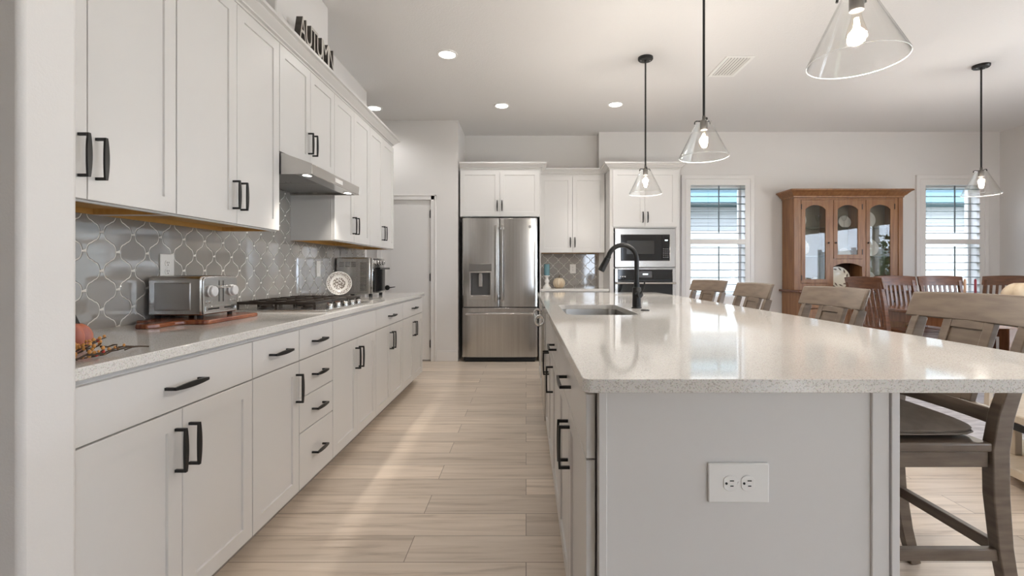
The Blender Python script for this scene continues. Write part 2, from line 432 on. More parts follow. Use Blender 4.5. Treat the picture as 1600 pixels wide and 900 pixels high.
mb = MB(); mb.prism([(2.0, .1), (3.2, .1), (3.2, 2.2), (2.0, 2.2)], -3.64, -3.56, 'y', holes=[[(2.07, .17), (2.565, .17), (2.565, 2.13), (2.07, 2.13)], [(2.635, .17), (3.13, .17), (3.13, 2.13), (2.635, 2.13)]])
sl = struct('window_4', mb, M['trim'])  # unseen window added to brighten surfaces facing the camera
obj('window_pane', MB().box(2.02, 3.18, -3.603, -3.597, .12, 2.18), M['pane'], sl)
# baseboards
def baseboard(name, x0, x1, y0, y1):
    mb = MB(); mb.box(x0, x1, y0, y1, 0, .12)
    if x1-x0 > y1-y0: mb.box(x0, x1, y0+.006, y1, .12, .137)
    else: mb.box(x0, x1-.006, y0, y1, .12, .137)
    struct(name, mb, M['trim'], bevel=.004)
baseboard('baseboard_pantry', DX1+.066, XA, YD-.016, YD)
baseboard('baseboard_hall', -4.8, DX0-.066, YD-.016, YD)
baseboard('baseboard_back', 1.97, 3.35, YR-.016, YR)
mb = MB(); mb.box(XR-.016, XR, 4.2, YR, 0, .137); struct('baseboard_right', mb, M['trim'], bevel=.004)

# pantry door with casing
cas = MB()
for x0, x1 in ((DX0-.064, DX0+.004), (DX1-.004, DX1+.064)):
    cas.box(x0, x1, YD-.016, YD, 0, DZ+.06); cas.box(min(x0, x1)+(.048 if x0 > -1.5 else 0), x1-(0 if x0 > -1.5 else .048), YD-.022, YD-.016, 0, DZ+.06)
cas.box(DX0-.064, DX1+.064, YD-.016, YD, DZ-.004, DZ+.06); cas.box(DX0-.064, DX1+.064, YD-.022, YD-.016, DZ+.044, DZ+.06)
struct('trim_1', cas, M['trim'], bevel=.003)
def panel_door(x0, x1, z0, z1, yf, yb, panels, r=.03, d=.008):
    """a slab with moulded, sunk panels in its front"""
    mb = MB(); bm = mb.bm
    mb.prism([(x0, z0), (x1, z0), (x1, z1), (x0, z1)], yf, yf+.004, 'y', holes=[[(a, c), (b, c), (b, e), (a, e)] for a, b, c, e in panels])
    mb.box(x0, x1, yf+.004, yb, z0, z1)
    for a, b, c, e in panels:
        mb.loft([[(a, yf, c), (b, yf, c), (b, yf, e), (a, yf, e)],
                 [(a+.012, yf+d, c+.012), (b-.012, yf+d, c+.012), (b-.012, yf+d, e-.012), (a+.012, yf+d, e-.012)],
                 [(a+.03, yf+d, c+.03), (b-.03, yf+d, c+.03), (b-.03, yf+d, e-.03), (a+.03, yf+d, e-.03)],
                 [(a+.05, yf+.002, c+.05), (b-.05, yf+.002, c+.05), (b-.05, yf+.002, e-.05), (a+.05, yf+.002, e-.05)]], cap=False)
        k = mb.n(); mb.bm.verts.ensure_lookup_table(); mb.bm.faces.new([mb.bm.verts[k-4+i] for i in range(4)])
    return mb
def pd():
    mb = MB(); x0, x1, z0, z1 = DX0+.004, DX1-.004, .02, DZ-.004
    yf, yb = YD+.012, YD+.047
    pan = [(x0+.115, x1-.115, 1.045, 1.93), (x0+.115, x1-.115, .24, .86)]
    mb.prism([(x0, z0), (x1, z0), (x1, z1), (x0, z1)], yf, yf+.03, 'y', holes=[[(a, c), (b, c), (b, e), (a, e)] for a, b, c, e in pan])
    mb.box(x0+.002, x1-.002, yf+.024, yb, z0+.002, z1-.002)
    for a, b, c, e in pan:
        q = lambda i, y: [(a+i, y, c+i), (b-i, y, c+i), (b-i, y, e-i), (a+i, y, e-i)]
        mb.loft([q(0, yf+.001), q(.010, yf+.010), q(.020, yf+.012), q(.034, yf+.012), q(.05, yf+.004), q(.06, yf+.003)], cap=True)
    return mb
door = struct('door_1', pd(), M['trim'], smooth=30)
for z in (1.86, 1.06, .22):
    mb = MB(); mb.cyl((DX1-.004, YD-.004, z-.05), (DX1-.004, YD-.004, z+.05), .008, 10); mb.box(DX1-.02, DX1+.002, YD-.002, YD+.012, z-.045, z+.045)
    mb.ball((DX1-.004, YD-.004, z+.054), .008)
    obj('hinge', mb, M['black'], door, smooth=40)
mb = MB(); kx, kz = -1.757, .93
mb.lathe([(0, 0), (.030, 0), (.032, -.006), (.030, -.012), (.012, -.014), (.011, -.05), (0, -.05)], (kx, YD+.012, kz), 24, 'y')
mb.tube([(kx, YD-.034, kz), (kx+.03, YD-.038, kz+.002), (kx+.075, YD-.036, kz+.006), (kx+.11, YD-.03, kz+.012)], [.010, .009, .006, .004], 10)
obj('door_handle', mb, M['black'], door, smooth=40)
mb = MB(); mb.box(DX0, DX1, YD, YD+.11, 0, .014); struct('trim_2', mb, M['toe'])

# far windows with plantation shutters
def window(n, a, xc0, xc1, label_sh, group):
    x0, x1, z0, z1 = a
    mb = MB()
    mb.prism([(x0-.124, z0-.124), (x1+.124, z0-.124), (x1+.124, z1+.124), (x0-.124, z1+.124)], YR-.018, YR, 'y', holes=[[(x0-.002, z0-.002), (x1+.002, z0-.002), (x1+.002, z1+.002), (x0-.002, z1+.002)]])
    o = 'r'
    mb.prism([(x0-.124, z0-.124), (x1+.124, z0-.124), (x1+.124, z1+.124), (x0-.124, z1+.124)], YR-.03, YR-.018, 'y', holes=[[(x0-.072, z0-.072), (x1+.072, z0-.072), (x1+.072, z1+.072), (x0-.072, z1+.072)]])
    W = struct('window_%d' % n, mb, M['trim'], bevel=.003)
    mb = MB()  # sash frame set in the wall
    mb.prism([(x0, z0), (x1, z0), (x1, z1), (x0, z1)], YR+.11, YR+.16, 'y', holes=[[(x0+.03, z0+.03), (x1-.03, z0+.03), (x1-.03, z1-.03), (x0+.03, z1-.03)]])
    mb.box(x0+.03, x1-.03, YR+.115, YR+.155, 1.53, 1.565)
    obj('window_frame', mb, M['trim'], W, bevel=.003)
    obj('window_pane', MB().box(x0+.03, x1-.03, YR+.132, YR+.137, z0+.03, z1-.03), M['pane'], W)
    T = thing('plantation_shutter', label_sh, 'shutter', ((x0+x1)/2, YR, z0-.05), group=group)
    f = MB(); zi0, zi1 = z0+.005, z1-.012
    f.prism([(x0-.07, z0-.07), (x1+.07, z0-.07), (x1+.07, z1+.07), (x0-.07, z1+.07)], YR-.028, YR+.0, 'y', holes=[[(x0, z0+.012), (x1, z0+.012), (x1, z1-.015), (x0, z1-.015)]])
    f.box(x0, x1, YR-.028, YR, 1.508, 1.575)
    obj('shutter_frame', f, M['trim'], T, bevel=.002)
    zs = [2.262-.1005*i for i in range(7)]+[1.459-.1005*i for i in range(7)]
    for z in zs:
        if z < z0+.03: continue
        mb = MB(); ring = []
        for i in range(12):
            q = 2*PI*i/12; ring.append((.042*math.cos(q), .0055*math.sin(q)))
        R = math.radians(2)
        pr = [(YR-.004+u*math.cos(R)-v*math.sin(R), z+u*math.sin(R)+v*math.cos(R)) for u, v in ring]
        mb.prism(pr, x0+.003, x1-.003, 'x')
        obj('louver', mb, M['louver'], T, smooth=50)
    for za, zb in ((1.66, 2.30), (.85, 1.48)):
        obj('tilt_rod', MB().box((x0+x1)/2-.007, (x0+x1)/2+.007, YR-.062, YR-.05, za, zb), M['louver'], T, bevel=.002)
    return W
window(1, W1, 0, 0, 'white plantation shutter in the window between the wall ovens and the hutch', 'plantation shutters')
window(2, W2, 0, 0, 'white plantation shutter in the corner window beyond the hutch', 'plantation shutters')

# outdoors: neighbour's house, lawn
single('lawn', MB().box(-30, 40, -40, 40, -.32, -.3), M['grass'], 'green lawn around the house outside the windows', 'lawn')['kind'] = 'structure'
struct('bounce_slab', MB().box(6.75, 12.5, -7, 7.5, -.299, -.02), M['bounce_slab'])  # unseen slab added to bounce daylight onto the ceiling
mb = MB()  # unseen fence, added to dim the sky mirrored in the hutch glass
for i in range(14): mb.box(12.0, 12.05, -7+i*1.0+.06, -7+i*1.0+.99, -.2, 1.9)
for i in range(15): mb.box(11.97, 12.08, -7+i*1.0-.05, -7+i*1.0+.05, -.02, 2.0)
single('reflection_screen', mb, M['fence'], 'pale fence added outside the frame to dim the reflection in the hutch glass', 'fence')['kind'] = 'structure'
T = thing('neighbor_house', 'pale neighbouring house with blue eaves seen through the shutters', 'house', (5, 10.6, -.3))
mb = MB(); mb.box(-6, 16, 10.2, 16, -.3, 2.52)
for i in range(16): mb.box(-6, 16, 10.188, 10.2, -.2+i*.17, -.2+i*.17+.155)
obj('wall', mb, M['house'], T)
obj('eave', MB().box(-6.4, 16.4, 9.75, 16.4, 2.52, 2.72).box(-6.4, 16.4, 9.7, 9.78, 2.55, 2.85), M['house_trim'], T)
mb = MB(); mb.prism([(9.6, 2.86), (16.4, 2.86), (13.1, 4.4)], -6.4, 16.4, 'x'); obj('roof', mb, M['toe'], T)
obj('downspout', MB().box(9.5, 9.85, 10.05, 10.2, -.3, 2.5), M['house_trim'], T)
obj('corner_board', MB().box(4.72, 4.82, 10.12, 10.2, -.3, 2.5), M['house_trim'], T)
# shrub by the slider, mirrored in the hutch glass
def shrub(x, y, h, r, lab):
    T = thing('garden_shrub', lab, 'shrub', (x, y, -.3), group='shrubs outside the glass doors')
    mb = MB(); mb.tube([(x, y, -.3), (x+.03, y, .4), (x, y+.04, h*.6)], [.05, .04, .02], 8); obj('trunk', mb, M['stem'], T, smooth=50)
    mb = MB()
    for i in range(420):
        q = random.random()*2*PI; zz = random.random(); rr = r*(math.sin(PI*(.12+.85*zz))**.7)*random.random()**.4
        c = Vector((x+rr*math.cos(q), y+rr*math.sin(q), .1+zz*(h-.1)))
        a = Vector((random.uniform(-1, 1), random.uniform(-1, 1), random.uniform(-.4, 1))).normalized(); b = a.orthogonal().normalized()
        L, W_ = random.uniform(.08, .16), .035
        vs = [mb.bm.verts.new(c+v) for v in (-a*L*.5, b*W_, a*L*.5, -b*W_)]; mb.bm.faces.new(vs)
    obj('foliage', mb, M['leaf'], T)
shrub(8.55, 1.05, 2.0, .55, 'dense green shrub mirrored in the right-hand hutch door')
shrub(9.3, .3, 1.5, .5, 'lower green shrub beyond the glass doors, outside the frame')

# ------------------------------------------------------------------ tile
def tile_mesh(y0, y1, z0, z1, py, pz, cut=None):
    """arabesque lantern tiles in the local (u=y, v=z) plane, thickness +w"""
    a, b = .0755, .077; dl = .008
    q = []
    xc = a/2+.0045; yb_ = b/2-.0055
    for i in range(9):
        t = math.radians(82)*i/8; q.append((xc+(a-dl-xc)*math.cos(t), yb_*math.sin(t)/math.sin(math.radians(82))))
    q2 = [(a-x, b-y) for x, y in reversed(q)]
    quad = q+q2                       # from bulge (a-dl,0) to tip (dl,b)
    out = quad[:]+[(-x, y) for x, y in reversed(quad)]
    out += [(-x, -y) for x, y in quad[1:]]+[(x, -y) for x, y in reversed(quad[:-1])][:-0 or None]
    cl = []
    for p in out:
        if not cl or (abs(p[0]-cl[-1][0])+abs(p[1]-cl[-1][1])) > 1e-6: cl.append(p)
    if abs(cl[0][0]-cl[-1][0])+abs(cl[0][1]-cl[-1][1]) < 1e-6: cl.pop()
    mb = MB(); bm = mb.bm
    def ring(cu, cv, s, wv): return [bm.verts.new((cu+x*s-(0), cv+y*s, wv)) for x, y in cl]
    i0 = int((y0-py)/(2*a))-2; i1 = int((y1-py)/(2*a))+2; j0 = int((z0-pz)/(2*b))-2; j1 = int((z1-pz)/(2*b))+2
    for off in (0, 1):
        for i in range(i0, i1+1):
            for j in range(j0, j1+1):
                cu = py+(2*i+off+1)*a; cv = pz+(2*j+off)*b
                if cu < y0-a or cu > y1+a or cv < z0-b or cv > z1+b: continue
                r0 = ring(cu, cv, .965, 0); r1 = ring(cu, cv, .955, .0040); r2 = ring(cu, cv, .93, .005)
                k = len(cl)
                for A, B in ((r0, r1), (r1, r2)):
                    for n in range(k): bm.faces.new((A[n], A[(n+1) % k], B[(n+1) % k], B[n]))
                c = bm.verts.new((cu, cv, .005))
                for n in range(k): bm.faces.new((r2[n], r2[(n+1) % k], c))
    for co, no in (((y0, 0, 0), (-1, 0, 0)), ((y1, 0, 0), (1, 0, 0)), ((0, z0, 0), (0, -1, 0)), ((0, z1, 0), (0, 1, 0))):
        bmesh.ops.bisect_plane(bm, geom=bm.verts[:]+bm.edges[:]+bm.faces[:], plane_co=co, plane_no=no, clear_outer=True)
    return mb
TY, TZ = 1.809, 1.067
ZC, ZU = .914, 1.362
YE = 4.955
# left backsplash: lower field, and the field behind the hood
for nm, (a, b, c, d) in (('wall_tile_left', (1.102, YE, ZC, ZU+.035)), ('wall_tile_hood', (2.64, 3.39, ZU+.035, 1.80))):
    mb = tile_mesh(a, b, c, d, TY, TZ)
    mb.xf(Matrix(((0, 0, 1, XL+.004), (1, 0, 0, 0), (0, 1, 0, 0), (0, 0, 0, 1))))
    T = struct(nm, mb, M['tile'], smooth=12)
    obj('grout', MB().box(XL, XL+.007, a, b, c, d), M['grout'], T)
mb = tile_mesh(.185, 1.07, ZC, 1.40, .228, 1.06)
mb.xf(Matrix(((1, 0, 0, 0), (0, 0, -1, YA-.004), (0, 1, 0, 0), (0, 0, 0, 1))))
T = struct('wall_tile_alcove', mb, M['tile'], smooth=12)
obj('grout', MB().box(.185, 1.07, YA-.007, YA, ZC, 1.40), M['grout'], T)
# ------------------------------------------------------------------ cabinets
def shaker(w, h, t=.02, st=.058, d=.007):
    """door in local x 0..w, z 0..h, front at y=-t, back at y=0"""
    mb = MB(); bm = mb.bm
    q = lambda i, y: [(i, y, i), (w-i, y, i), (w-i, y, h-i), (i, y, h-i)]
    mb.loft([q(0, 0), q(0, -t+.0012), q(.0012, -t), q(st, -t), q(st+.0015, -t+d), q(st+.004, -t+d)], cap=True)
    return mb
def slab(w, h, t=.02):
    mb = MB(); q = lambda i, y: [(i, y, i), (w-i, y, i), (w-i, y, h-i), (i, y, h-i)]
    mb.loft([q(0, 0), q(0, -t+.0015), q(.0015, -t)], cap=True); return mb
def shift(mb, x, y, z): return mb.xf(Matrix.Translation((x, y, z)))
def handle_mb(cx, cz, L=.135, vert=True, y0=-.02, so=.033):
    """bowed bar pull on two square posts, standing off the face at y=y0"""
    mb = MB(); N = 10; rings = []
    for i in range(N+1):
        s = -1+2*i/N; p = s*L/2
        wd = .0045+.0042*(1-s*s); th = .0036
        yy = y0-so+.0015*s*s
        if vert: rings.append([(cx-wd, yy-th, cz+p), (cx+wd, yy-th, cz+p), (cx+wd, yy+th, cz+p), (cx-wd, yy+th, cz+p)])
        else: rings.append([(cx+p, yy-th, cz-wd), (cx+p, yy-th, cz+wd), (cx+p, yy+th, cz+wd), (cx+p, yy+th, cz-wd)])
    mb.loft(rings)
    for s in (-1, 1):
        p = s*(L/2-.0045)
        if vert: mb.box(cx-.0045, cx+.0045, y0-so, y0+.0, cz+p-.0045, cz+p+.0045)
        else: mb.box(cx+p-.0045, cx+p+.0045, y0-so, y0+.0, cz-.0045, cz+.0045)
    return mb
def add_door(T, x0, x1, z0, z1, hx=None, hz=None, L=.135):
    d = obj('door', shift(shaker(x1-x0, z1-z0), x0, 0, z0), M['cab'], T)
    if hx is not None: obj('handle', handle_mb(hx, hz, L), M['black'], d, bevel=.0006)
    return d
def add_drawer(T, x0, x1, z0, z1, handle=True, L=.15):
    d = obj('drawer', shift(slab(x1-x0, z1-z0), x0, 0, z0), M['cab'], T)
    if handle: obj('handle', handle_mb((x0+x1)/2, (z0+z1)/2, L, False), M['black'], d, bevel=.0006)
    return d
G = .0025          # half of the gap between fronts
Z_T, Z_D, Z_B = .864, .717, .100
def base_cab(label, loc, rotz, w, kind, depth=.59, cut=0, group='white base cabinets under the left worktop', ends=()):
    T = thing('base_cabinet', label, 'cabinet', loc, rotz, group, world=False)
    mb = MB(); mb.box(0, w-cut, 0, depth, Z_B-.008, .882)
    obj('body', mb, M['cab'], T, bevel=.001)
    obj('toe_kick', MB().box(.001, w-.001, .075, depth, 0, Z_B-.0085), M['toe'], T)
    z0, z1 = Z_D-G, Z_D+G
    if kind in ('drawer2', 'false2', 'drawer1'):
        add_drawer(T, G, w-G, z1, Z_T, kind != 'false2')
        if kind == 'drawer1':
            add_door(T, G, w-G, Z_B, z0, w-.03, .594)
        else:
            add_door(T, G, w/2-.0015, Z_B, z0, w/2-.03, .594); add_door(T, w/2+.0015, w-G, Z_B, z0, w/2+.03, .594)
    elif kind == 'stack':
        zz = [Z_B, .368, .535, Z_D, Z_T+.0]
        add_drawer(T, G, w-G, z1, Z_T, L=.13)
        for a, b in ((.535, .717), (.368, .535), (Z_B-G, .368)):
            add_drawer(T, G, w-G, a+G, b-G, L=.13)
    elif kind == 'plain2':
        add_drawer(T, G, w-G, z1, Z_T, False); add_door(T, G, w/2-.0015, Z_B, z0); add_door(T, w/2+.0015, w-G, Z_B, z0)
    elif kind == 'doors2':
        add_door(T, G, w/2-.0015, Z_B, Z_T, w/2-.03, .72); add_door(T, w/2+.0015, w-G, Z_B, Z_T, w/2+.03, .72)
    return T
XF = -1.096     # face-frame plane of the left run (door faces 20 mm in front)
ys = [1.103, 1.864, 2.247, 2.637, 3.397, 4.135, 4.92]
lab = ['white base cabinet nearest the camera with one wide drawer over two doors',
       'narrow white base cabinet with one drawer over a single door, left of the drawer stack',
       'white base cabinet with a stack of four drawers beside the cooktop cabinet',
       'white base cabinet under the cooktop with a plain handleless top panel',
       'white base cabinet with drawer over two doors, second from the far end at left',
       'white base cabinet at the far end of the left run by the pantry door']
kin = ['drawer2', 'drawer1', 'stack', 'false2', 'drawer2', 'drawer2']
for i in range(6):
    base_cab(lab[i], (XF, ys[i]+.0005, 0), PI/2, ys[i+1]-ys[i]-.001, kin[i])

def upper_cab(label, loc, rotz, w, z0, z1, depth=.315, group='white wall cabinets above the left worktop', hz=None, top=.05, under=True):
    T = thing('wall_cabinet', label, 'cabinet', (loc[0], loc[1], z0), rotz, group, world=False)
    h = z1-z0; mb = MB()
    if under:
        mb.box(0, w, 0, .019, 0, h); mb.box(0, .018, .019, depth, 0, h); mb.box(w-.018, w, .019, depth, 0, h); mb.box(.018, w-.018, .019, depth, .03, h)
    else: mb.box(0, w, 0, depth, 0, h)
    obj('body', mb, M['cab'], T, bevel=.0008)
    if under:
        mb = MB(); mb.box(.019, w-.019, .02, depth-.001, .022, .029); mb.box(.0185, w-.0185, depth-.02, depth-.002, .001, .022)
        mb.box(.0185, .03, .0195, depth-.02, .001, .022); mb.box(w-.03, w-.0185, .0195, depth-.02, .001, .022)
        obj('underside', mb, M['birch'], T)
    a, b = .006, h-top; hh = .006+.045+.0675+.0 if hz is None else hz
    add_door(T, G, w/2-.0015, a, b, w/2-.03, hh+.02); add_door(T, w/2+.0015, w-G, a, b, w/2+.03, hh+.02)
    return T
XU = -1.391     # frame plane of the wall cabinets
us = [1.103, 1.858, 2.634, 3.390, 4.158, 4.905]
ul = ['tall white wall cabinet nearest the camera, its left door half behind the wall',
      'tall white wall cabinet just left of the range hood',
      'short white wall cabinet above the steel range hood',
      'tall white wall cabinet just beyond the range hood',
      'tall white wall cabinet at the far end of the left run']
ZT = 2.462
for i in range(5):
    z0 = 1.806 if i == 2 else ZU
    upper_cab(ul[i], (XU, us[i]+.0005), PI/2, us[i+1]-us[i]-.001, z0, ZT, depth=.30)
# crown moulding
def crown(pts, closed=False, z=2.43, label=None, group='crown mouldings on the white cabinets', proj=.072, h=.08):
    """pts: plan polyline of the cabinet faces, moulding on its left-hand side going along"""
    prof = [(0, 0), (.005, .0), (.005, .011), (.019, .015), (.019, .024), (.028, .031), (.046, .046), (.053, .052), (.053, .060), (proj, .063), (proj, h), (0, h)]
    n = len(pts); rings = []
    for i in range(n):
        p = Vector(pts[i]); dirs = []
        if i > 0: dirs.append((p-Vector(pts[i-1])).normalized())
        if i < n-1: dirs.append((Vector(pts[i+1])-p).normalized())
        nr = [Vector((d.y, -d.x)) for d in dirs]
        m = nr[0] if len(nr) == 1 else (nr[0]+nr[1])/(1+nr[0].dot(nr[1]))
        rings.append([(p.x+m.x*a, p.y+m.y*a, z+b) for a, b in prof])
    return single('crown_moulding', MB().loft(rings), M['cab'], label, 'moulding', group, smooth=25)
crown([(XL+.004, 4.907), (XU+.002, 4.907), (XU+.002, 1.104)][::-1], label='long white crown moulding along the tops of the left wall cabinets')

# left worktop
single('worktop', MB().box(XL+.001, -1.061, 1.102, 4.945, .8825, ZC), M['quartz'], 'long white quartz worktop along the left wall carrying the cooktop', 'worktop', bevel=.003)

# ------------------------------------------------------------------ back run: fridge cabinet, wall cabinet, tower
YF = 6.0
T = upper_cab('white cabinet above the refrigerator', (-.835, YF), 0, 1.005, 1.826, ZT, depth=.66, group='white cabinets on the far wall', under=False)
mb = MB(); mb.box(.171, .186, YF, 6.665, 0, 2.462)
single('gable_panel', mb, M['cab'], 'tall white gable panel right of the refrigerator', 'panel', bevel=.001)
upper_cab('white wall cabinet over the tiled niche right of the refrigerator', (.19, 6.36), 0, .865, 1.385, ZT, depth=.305, group='white cabinets on the far wall')
base_cab('white base cabinet under the tiled niche right of the refrigerator', (.19, 6.055, 0), 0, .865, 'drawer2', depth=.61, group='white cabinets on the far wall')
single('niche_worktop', MB().box(.188, 1.056, 6.02, 6.668, .8825, ZC), M['quartz'], 'short white quartz worktop in the tiled niche with candle and pumpkin', 'worktop', bevel=.003)
crown([(-.836, 5.9985), (.1875, 5.9985), (.1875, 6.284)], label='white crown moulding on top of the refrigerator cabinet')
crown([(.1915, 6.3595), (1.053, 6.3595)], label='white crown moulding on the wall cabinet over the tiled niche')
crown([(1.0585, 6.284), (1.0585, 5.9995), (1.9455, 5.9995), (1.9455, 6.495)], label='white crown moulding on the tall oven cabinet')
# tower
TX0, TX1 = 1.060, 1.944
T = thing('oven_cabinet', 'tall white cabinet holding the microwave and wall oven', 'cabinet', (TX0, YF, 0), 0, 'white cabinets on the far wall')
mb = MB(); mb.box(TX0, TX0+.05, YF, 6.495, .092, ZT); mb.box(TX1-.05, TX1, YF, 6.495, .092, ZT)
mb.box(TX0+.05, TX1-.05, YF, 6.495, 1.686, ZT); mb.box(TX0+.05, TX1-.05, YF, 6.495, .092, .46); mb.box(TX0+.05, TX1-.05, YF+.44, 6.495, .46, 1.686)
mb.box(TX0+.05, TX1-.05, YF, YF+.44, 1.176, 1.186)
obj('body', mb, M['cab'], T, bevel=.001)
obj('toe_kick', MB().box(TX0, TX1, YF+.07, 6.49, 0, .091), M['toe'], T)
xm = (TX0+TX1)/2
def wdoor(T, x0, x1, z0, z1, hx, hz):
    d = obj('door', shift(shaker(x1-x0, z1-z0), x0, YF, z0), M['cab'], T)
    obj('handle', shift(handle_mb(hx, hz), 0, YF, 0), M['black'], d, bevel=.0006)
wdoor(T, TX0+.035, xm-.0015, 1.70, 2.415, xm-.03, 1.82); wdoor(T, xm+.0015, TX1-.035, 1.70, 2.415, xm+.03, 1.82)
d = obj('drawer', shift(slab(TX1-TX0-.07, .33), TX0+.035, YF, .11), M['cab'], T)
obj('handle', shift(handle_mb(xm, .28, .15, False), 0, YF, 0), M['black'], d)

# ------------------------------------------------------------------ island
IX0, IX1 = .1215, 1.392
IY0, IY1 = 1.008, 5.06
IDF = .156      # face-frame plane (doors stand 20 mm proud, toward -X)
sinkh = rrect(.215, .60, 2.475, 3.215, .07, 6)
def top_outline():
    r = .006
    out = rrect(IX0, IX1, IY0, IY1, .02, 4)
    return out
mb = MB()
def slab_hole():
    m = MB(); m.prism(top_outline(), .8845, ZC-.003, 'z', holes=[sinkh])
    return m
isl = MB().prism(top_outline(), .8845, ZC, 'z', holes=[sinkh])
single('island_worktop', isl, M['quartz'], 'large white speckled quartz worktop of the island with a sink cut into it', 'worktop', bevel=.003)
IG = 'white base cabinets of the island'
def island_cab(label, ya, yb, kind, cut=0):
    return base_cab(label, (IDF, yb-.0005, 0), -PI/2, yb-ya-.001, kind, depth=.58, group=IG, cut=cut)
island_cab('white island base cabinet nearest the camera with a drawer over two doors', 1.072, 1.945, 'drawer2', cut=.06)
T = base_cab('narrow white island cabinet with one drawer over a single door, next to the sink cabinet', (IDF, 2.43-.0005, 0), -PI/2, .484, 'drawer1', depth=.58, group=IG)
for d in T.children:      # hinge on the far side from the sink: handle sits at the sink end
    if d.name.startswith('door'):
        for h in d.children:
            for v in h.data.vertices: v.co.x -= .484-.06
# sink cabinet: open-topped so that the bowl hangs in it
T = thing('sink_cabinet', 'white island cabinet under the sink with two doors', 'cabinet', (IDF, 3.2545, 0), -PI/2, IG, world=False)
ws = .824
mb = MB(); mb.box(0, ws, 0, .02, Z_B-.008, .882); mb.box(0, .012, .02, .58, Z_B-.008, .882); mb.box(ws-.012, ws, .02, .58, Z_B-.008, .882); mb.box(.012, ws-.012, .56, .58, Z_B-.008, .882); mb.box(.012, ws-.012, .02, .56, Z_B-.008, Z_B+.012)
obj('body', mb, M['cab'], T)
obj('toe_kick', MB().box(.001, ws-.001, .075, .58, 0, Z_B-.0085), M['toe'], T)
add_drawer(T, G, ws-G, Z_D+G, Z_T, False)
add_door(T, G, ws/2-.0015, Z_B, Z_D-G, ws/2-.03, .594); add_door(T, ws/2+.0015, ws-G, Z_B, Z_D-G, ws/2+.03, .594)
island_cab('white island cabinet at the far end beyond the dishwasher', 3.865, 4.98, 'plain2')
# island end panel, back panel
PX0, PX1, PY = .1605, .822, 1.045
T = thing('island_end_panel', 'flat white end panel of the island facing the camera with an outlet on it', 'panel', (.49, PY, 0))
mb = MB(); mb.box(PX0+.018, PX1-.058, PY+.006, PY+.022, 0, .884)
obj('panel', mb, M['cab'], T)
mb = MB(); mb.box(PX0, PX0+.018, PY, PY+.0265, 0, .884); obj('stile', mb, M['cab'], T, bevel=.0015)
mb = MB(); mb.box(PX1-.058, PX1-.02, PY, PY+.0265, 0, .884); mb.box(PX1-.018, PX1, PY-.004, PY+.0265, 0, .884); obj('stile', mb, M['cab'], T, bevel=.0015)
mb = MB(); mb.box(.74, PX1, PY+.028, 4.98, .0, .884)
for y in (1.9, 2.9, 3.9): mb.box(PX1, PX1+.006, y, y+.07, 0, .884)
single('island_back_panel', mb, M['cab'], 'long white back panel of the island facing the bar stools', 'panel', bevel=.0015)
# ------------------------------------------------------------------ refrigerator
FX0, FX1, FY = -.80, .142, 5.925
T = thing('refrigerator', 'stainless steel French-door refrigerator with water dispenser', 'refrigerator', ((FX0+FX1)/2, FY, 0))
obj('body', MB().box(FX0+.012, FX1-.012, FY+.07, 6.64, .035, 1.80), M['darkgrey'], T, bevel=.004)
mb = MB(); mb.box(FX0+.03, FX1-.03, FY+.03, FY+.5, .002, .034); mb.box(FX0+.02, FX1-.02, FY+.02, FY+.07, .018, .055)
obj('base_grille', mb, M['slot'], T, bevel=.003)
def bowed(x0, x1, z0, z1, yf, d=.062, bow=.014, hole=None, N=16):
    """door skin slightly bowed toward the room, rounded at its sides"""
    pts = []
    for i in range(N+1):
        u = -1+2*i/N; e = max(0, abs(u)-.93)/.07
        pts.append((x0+(x1-x0)*i/N, yf+bow*u*u+.012*e*e))
    poly = pts+[(x1, yf+d), (x0, yf+d)]
    return MB().prism(poly, z0, z1, 'z')
xs = -.336
RX0, RX1, RZ0, RZ1 = -.694, -.450, .84, 1.118
def door_with_recess():
    mb = bowed(FX0, xs-.003, .692, RZ0, FY)
    for a, b in ((RZ0, RZ1), (RZ1, 1.805)):
        pts = []
        for i in range(33):
            u = -1+2*i/32; e = max(0, abs(u)-.93)/.07; x = FX0+(xs-.003-FX0)*i/32; y = FY+.014*u*u+.012*e*e
            pts.append((x, y))
        if a == RZ0:
            f = lambda x: FY+.014*((x-FX0)/(xs-.003-FX0)*2-1)**2
            pts = [p for p in pts if p[0] < RX0-1e-4]+[(RX0, f(RX0)), (RX0+.01, FY+.055), (RX1-.01, FY+.055), (RX1, f(RX1))]+[p for p in pts if p[0] > RX1+1e-4]
        mb.prism(pts+[(xs-.003, FY+.062), (FX0, FY+.062)], a, b, 'z')
    return mb
dl_ = obj('door', door_with_recess(), M['steel'], T, smooth=25)
dr_ = obj('door', bowed(xs+.003, FX1, .692, 1.805, FY), M['steel'], T, smooth=25, bevel=.002)
fz = obj('freezer_drawer', bowed(FX0, FX1, .062, .680, FY), M['steel'], T, smooth=25, bevel=.002)
fz['label'] = 'bottom freezer drawer'
def vbar(x, z0, z1, yb):
    mb = MB(); y = yb-.052; rings = []
    for i in range(9):
        s = i/8; zz = z0+(z1-z0)*s; k = .004*(1-(2*s-1)**2)
        rings.append([(x-.011, y-.006-k, zz), (x+.011, y-.006-k, zz), (x+.011, y+.008-k, zz), (x-.011, y+.008-k, zz)])
    mb.loft(rings); mb.box(x-.008, x+.008, y, yb+.016, z0+.012, z0+.045); mb.box(x-.008, x+.008, y, yb+.016, z1-.045, z1-.012); return mb
obj('handle', vbar(xs-.038, .765, 1.71, FY), M['steel_h'], dl_, bevel=.004)
obj('handle', vbar(xs+.038, .765, 1.71, FY), M['steel_h'], dr_, bevel=.004)
mb = MB(); rings = []
